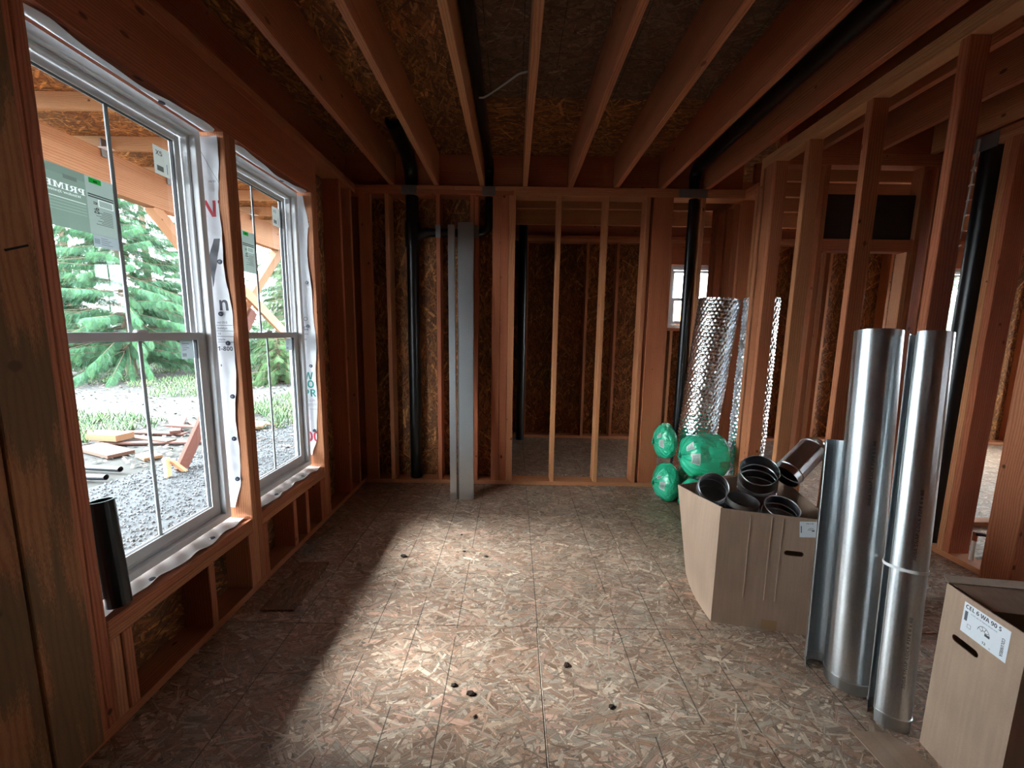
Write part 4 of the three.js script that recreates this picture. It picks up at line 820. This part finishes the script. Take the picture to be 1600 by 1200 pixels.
// ---------- green bags and foil rolls ----------
{
  const cr = new Uint8Array(256 * 256 * 4); for (let y = 0; y < 256; y++) for (let x = 0; x < 256; x++) { const i = (y * 256 + x) * 4, n = Math.abs(vnoise(x / 20, y / 42.67, 13, 6) - .5) * 2 * .6 + Math.abs(vnoise(x / 9.14, y / 16, 28, 16) - .5) * 2 * .4; cr[i] = cr[i + 1] = cr[i + 2] = 255 * (1 - n); cr[i + 3] = 255; }
  const crinkle = dataTex(cr, 256, 256, false); crinkle.repeat.set(2, 1);
  M.green = new THREE.MeshPhysicalMaterial({ color: 0x36cb9a, roughness: .25, clearcoat: .6, clearcoatRoughness: .15, bumpMap: crinkle, bumpScale: .012 });
  const bagLab = canvasTex(128, 128, (g, W, H) => { g.fillStyle = '#b9cfc6'; g.fillRect(0, 0, W, H); g.fillStyle = '#3d564e'; for (let i = 0; i < 8; i++) g.fillRect(12, 14 + i * 13, 40 + (i * 29) % 60, 5); });
  const labM = std({ map: bagLab, roughness: .4 });
  function bag(label, x, y, z, r, L, yaw, sd) {
    const t = thing('insulation_bag', label, 'bag', [x, y, z], 'green bags of flexible duct'); t.rotation.y = yaw;
    const nu = 44, nv = 34, at = (u, v, o = 0) => { // v along the axis from the gathered end
      const a = u * Math.PI * 2, s = v * L, e = Math.min(1, s / (r * .62)), e2 = Math.min(1, (L - s) / (r * .5)), base = r * Math.pow(Math.sin(Math.PI / 2 * Math.max(.02, e)), .55) * Math.pow(Math.sin(Math.PI / 2 * Math.max(.05, e2)), .5);
      const pl = (1 - e) * .12 * Math.sin(a * 13 + sd) + .03 * Math.sin(a * 5 + s * 14 + sd) + .024 * Math.sin(a * 3 - s * 29 + sd * 2) + .014 * Math.sin(s * 60 + a * 4) + .016 * Math.sin(a * 11 - s * 17);
      const q = base * (1 + pl) + o, sq = 1 - .06 * Math.max(0, -Math.sin(a)); return [s, q * Math.sin(a) * sq, q * Math.cos(a) * .9];
    };
    const mk = (u0, u1, v0, v1, n1, n2, o) => wrapSheet(n1, n2, (u, v) => at(u0 + (u1 - u0) * u, v0 + (v1 - v0) * v, o));
    mesh('film', mergeVertices(mk(0, 1, 0, 1, nu, nv, 0)), M.green, t);
    mesh('gathered_end', new THREE.TorusKnotGeometry(.018, .007, 40, 6).translate(.012, 0, 0), M.green, t);
    mesh('sticker', mk(.97, 1.06, .10, .24, 6, 6, .004), labM, t, 'white printed sticker'); mesh('sticker', mk(.10, .16, .06, .16, 5, 5, .004), labM, t, 'white printed sticker');
  }
  bag('green bag of flexible duct on top of the heap, nearest the stud', 1.395, .488, -3.135, .178, .39, .0, 1);
  bag('green bag of flexible duct on top of the heap, beside the wide post', 1.285, .515, -3.45, .165, .2, .0, 3);
  bag('green bag of flexible duct at the bottom of the heap, by the wide post', 1.26, .178, -3.33, .174, .22, .0, 5);
  bag('green bag of flexible duct on the floor behind the large carton', 1.345, .172, -2.965, .170, .42, .0, 8);
}
{
  M.foil = std({ color: 0xe9edf0, metalness: 1, roughness: .24, side: THREE.DoubleSide });
  M.foilCore = std({ color: 0x9a8578, roughness: .7 });
  function roll(label, foot, top, r, sd) {
    const t = thing('foil_roll', label, 'insulation roll', foot, 'rolls of foil bubble insulation'), d = new THREE.Vector3(top[0] - foot[0], top[1] - foot[1], top[2] - foot[2]), L = d.length(); t.quaternion.setFromUnitVectors(new THREE.Vector3(0, 1, 0), d.normalize());
    const nu = 150, nv = 230, per = 2 * Math.PI * r, pit = .036, n = Math.round(per / pit);
    const g = wrapSheet(nu, nv, (u, v) => {
      const a = u * Math.PI * 2, y = v * L, row = y / (pit * .86), k = Math.floor(row), off = (k % 2) * .5;
      const bx = wrapi(u * n + off, 1) - .5, by = row - k - .5, bub = Math.max(0, 1 - 3.1 * (bx * bx + by * by)), wr = .0012 * Math.sin(y * 37 + 2 * Math.sin(a * 3 + sd)) + .004 * Math.sin(a * 2 + y * 3 + sd);
      const h = hash2(Math.floor(u * n + off) + sd, k) - .5, q = r + .008 * bub * (1 + .5 * h) + wr + .001 * h + (u > .985 ? .006 : 0);
      return [q * Math.sin(a), y, q * Math.cos(a)];
    });
    mesh('foil_wrap', g, M.foil, t);
    for (let k = 0; k < 3; k++) mesh('foil_layer', latheOf([[r - .012 - k * .022, 0], [r - .009 - k * .022, 0], [r - .009 - k * .022, L - .004 * k], [r - .012 - k * .022, L - .004 * k]], 40), M.foilCore, t);
    mesh('core', latheOf([[0, .01], [r - .075, .01], [r - .075, L - .03], [0, L - .03]], 32), M.foilCore, t);
  }
  roll('wide foil bubble insulation roll leaning behind the green bags', [1.635, .012, -3.475], [1.80, 1.79, -3.495], .158, 1);
  roll('foil bubble insulation roll half hidden by the double stud', [1.99, .012, -3.24], [2.035, 1.785, -3.28], .128, 4);
}
// ---------- small things ----------
{
  const sc = mesh('plywood_scrap', boardGeo(.175, .012, .43, { c: .001, su: 1.2, sv: 2.4 }), std({ map: osbFloor.map, roughness: .7, color: 0xb89c84 }), scene); sc.position.set(-1.232, .007, -2.09); sc.rotation.y = .03; tag(sc, 'thin plywood offcut lying on the floor under the nearer window', 'offcut');
  for (const [x, z, L, a, label] of [[-1.372, -2.65, .26, -.26, 'dark thin strip lying along the left wall'], [-1.34, -2.56, .3, -.25, 'second thin strip lying beside the plywood offcut']]) { const s = mesh('wood_strip', boardGeo(.022, .006, L, { c: .001 }), std({ color: 0x8a857e, roughness: .6 }), scene); s.position.set(x, .004, z); s.rotation.y = a; tag(s, label, 'strip'); }
  // bits of bark on the floor
  const bm = std({ color: 0x33241c, roughness: .95 });
  const spots = [[-.706, -2.40, .030, 'largest bark chip, near the shadow edge of the floor'], [-.314, -2.47, .016, 'small round bark crumb in the middle of the floor'], [-.158, -2.414, .018, 'flat bark crumb right of the round one'], [-.155, -1.422, .024, 'thick dark bark chip near the photographer'], [-.23, -1.46, .018, 'thin bark chip left of the thick one'], [.413, -1.377, .018, 'lone bark chip by the cardboard'], [.26, -1.57, .022, 'crumbled leaf on the floor in front of the carton'], [-.127, -1.328, .012, 'tiny bark crumb before the thick chip'], [-.36, -2.69, .012, 'tiny bark crumb farthest from the photographer']];
  for (const [x, z, r, label] of spots) { const g = new THREE.IcosahedronGeometry(1, 1), p = g.attributes.position; for (let i = 0; i < p.count; i++) { const k = .7 + .6 * hash2(Math.round(p.getX(i) * 50) + (x * 999 | 0), Math.round(p.getY(i) * 50 + p.getZ(i) * 90)); p.setXYZ(i, p.getX(i) * k, p.getY(i) * k, p.getZ(i) * k); } g.scale(r * .72, r * .26, r * .45); g.computeVertexNormals(); const m = mesh('bark_chip', g, bm, scene); m.position.set(x, r * .22, z); m.rotation.y = x * 40; tag(m, label, 'bark chip', 'bark chips on the floor'); }
  // white cable crossing between joists
  const wc = std({ color: 0xb9bab8, roughness: .5 });
  const cb = mesh('cable', tube([[-.236, 2.912, -2.62], [-.20, 2.905, -2.60], [-.10, 2.93, -2.54], [.0, 2.955, -2.47], [.056, 2.955, -2.44]], .0055, 40, 8), wc, scene); tag(cb, 'thin grey cable crossing between two ceiling joists under the pipe', 'cable');
  const hall = thing('cable', 'pale cable stapled down the edge of the hall wall beside the tall black pipe', 'cable'); 
  mesh('wire', tube([[2.957, 2.745, -2.69], [2.956, 2.6, -2.692], [2.957, 2.4, -2.70], [2.956, 2.14, -2.715]], .006, 30, 8), wc, hall);
  for (let k = 0; k < 7; k++) { const y = 2.66 - k * .095, s = mesh('staple', boardGeo(.006, .010, .05, { c: .001 }), wc, hall); s.position.set(2.953, y, -2.70 - k * .003); s.rotation.x = -.2; }
  // plumbing stubs rising from the hall plate
  const st = thing('plumbing_stub', 'small copper and white plumbing stubs on the hall wall plate', 'plumbing', [3.035, .039, -2.41]);
  const wm = std({ color: 0xd7d3ca, roughness: .4 }), cu = std({ color: 0xb06a48, roughness: .3, metalness: 1 });
  mesh('white_pipe', new THREE.CylinderGeometry(.011, .011, .14, 16).translate(0, .07, 0), wm, st); mesh('copper_cap', new THREE.CylinderGeometry(.0125, .0125, .06, 16).translate(0, .165, 0), cu, st);
  mesh('crosspiece', tube([[-.02, .19, .02], [.0, .2, .05], [.03, .19, .12]], .011, 12, 10), M.abs, st); mesh('loop', tube([[.0, .03, .03], [.0, .06, .07], [.01, .05, .12]], .008, 16, 8), wm, st);
}

// marker stroke on the post beside the photographer, and the grade stamp on a ceiling sheet
{
  const post = wl.children.find(o => o.name === 'stained_post');
  const m = mesh('marker_line', boardGeo(.0006, .006, .062, { c: .0001 }), std({ color: 0x17120f, roughness: .9 }), post, 'black marker stroke'); m.position.set(.0842, 1.695 - (T + HP - 2 * T) / 2, -.022); m.rotation.x = .42;
  const st = canvasTex(512, 256, (g, W, H) => { g.clearRect(0, 0, W, H); g.strokeStyle = g.fillStyle = 'rgba(28,20,16,0.8)'; g.lineWidth = 10; g.strokeRect(12, 12, W - 24, H - 24); g.fillRect(50, 50, 110, 90); g.fillRect(200, 60, 60, 120); g.beginPath(); g.arc(370, 120, 60, 0, 7); g.fill(); g.font = 'bold 40px sans-serif'; g.fillText('24/16  7/16', 40, 220); });
  const panel = scene.getObjectByName('ceiling').children.find(o => o.name === 'ceiling_panel' && Math.abs(o.position.x + .98) < .3 && Math.abs(o.position.z + 2.26) < .3);
  if (panel) { const d = mesh('grade_stamp', new THREE.PlaneGeometry(.26, .13).rotateX(Math.PI / 2).rotateY(Math.PI), new THREE.MeshStandardMaterial({ map: st, transparent: true, roughness: .9 }), panel, 'black printed grade stamp'); d.position.set(-.53 - panel.position.x, -.0096, -1.99 - panel.position.z); }
}

renderer.render(scene, camera);
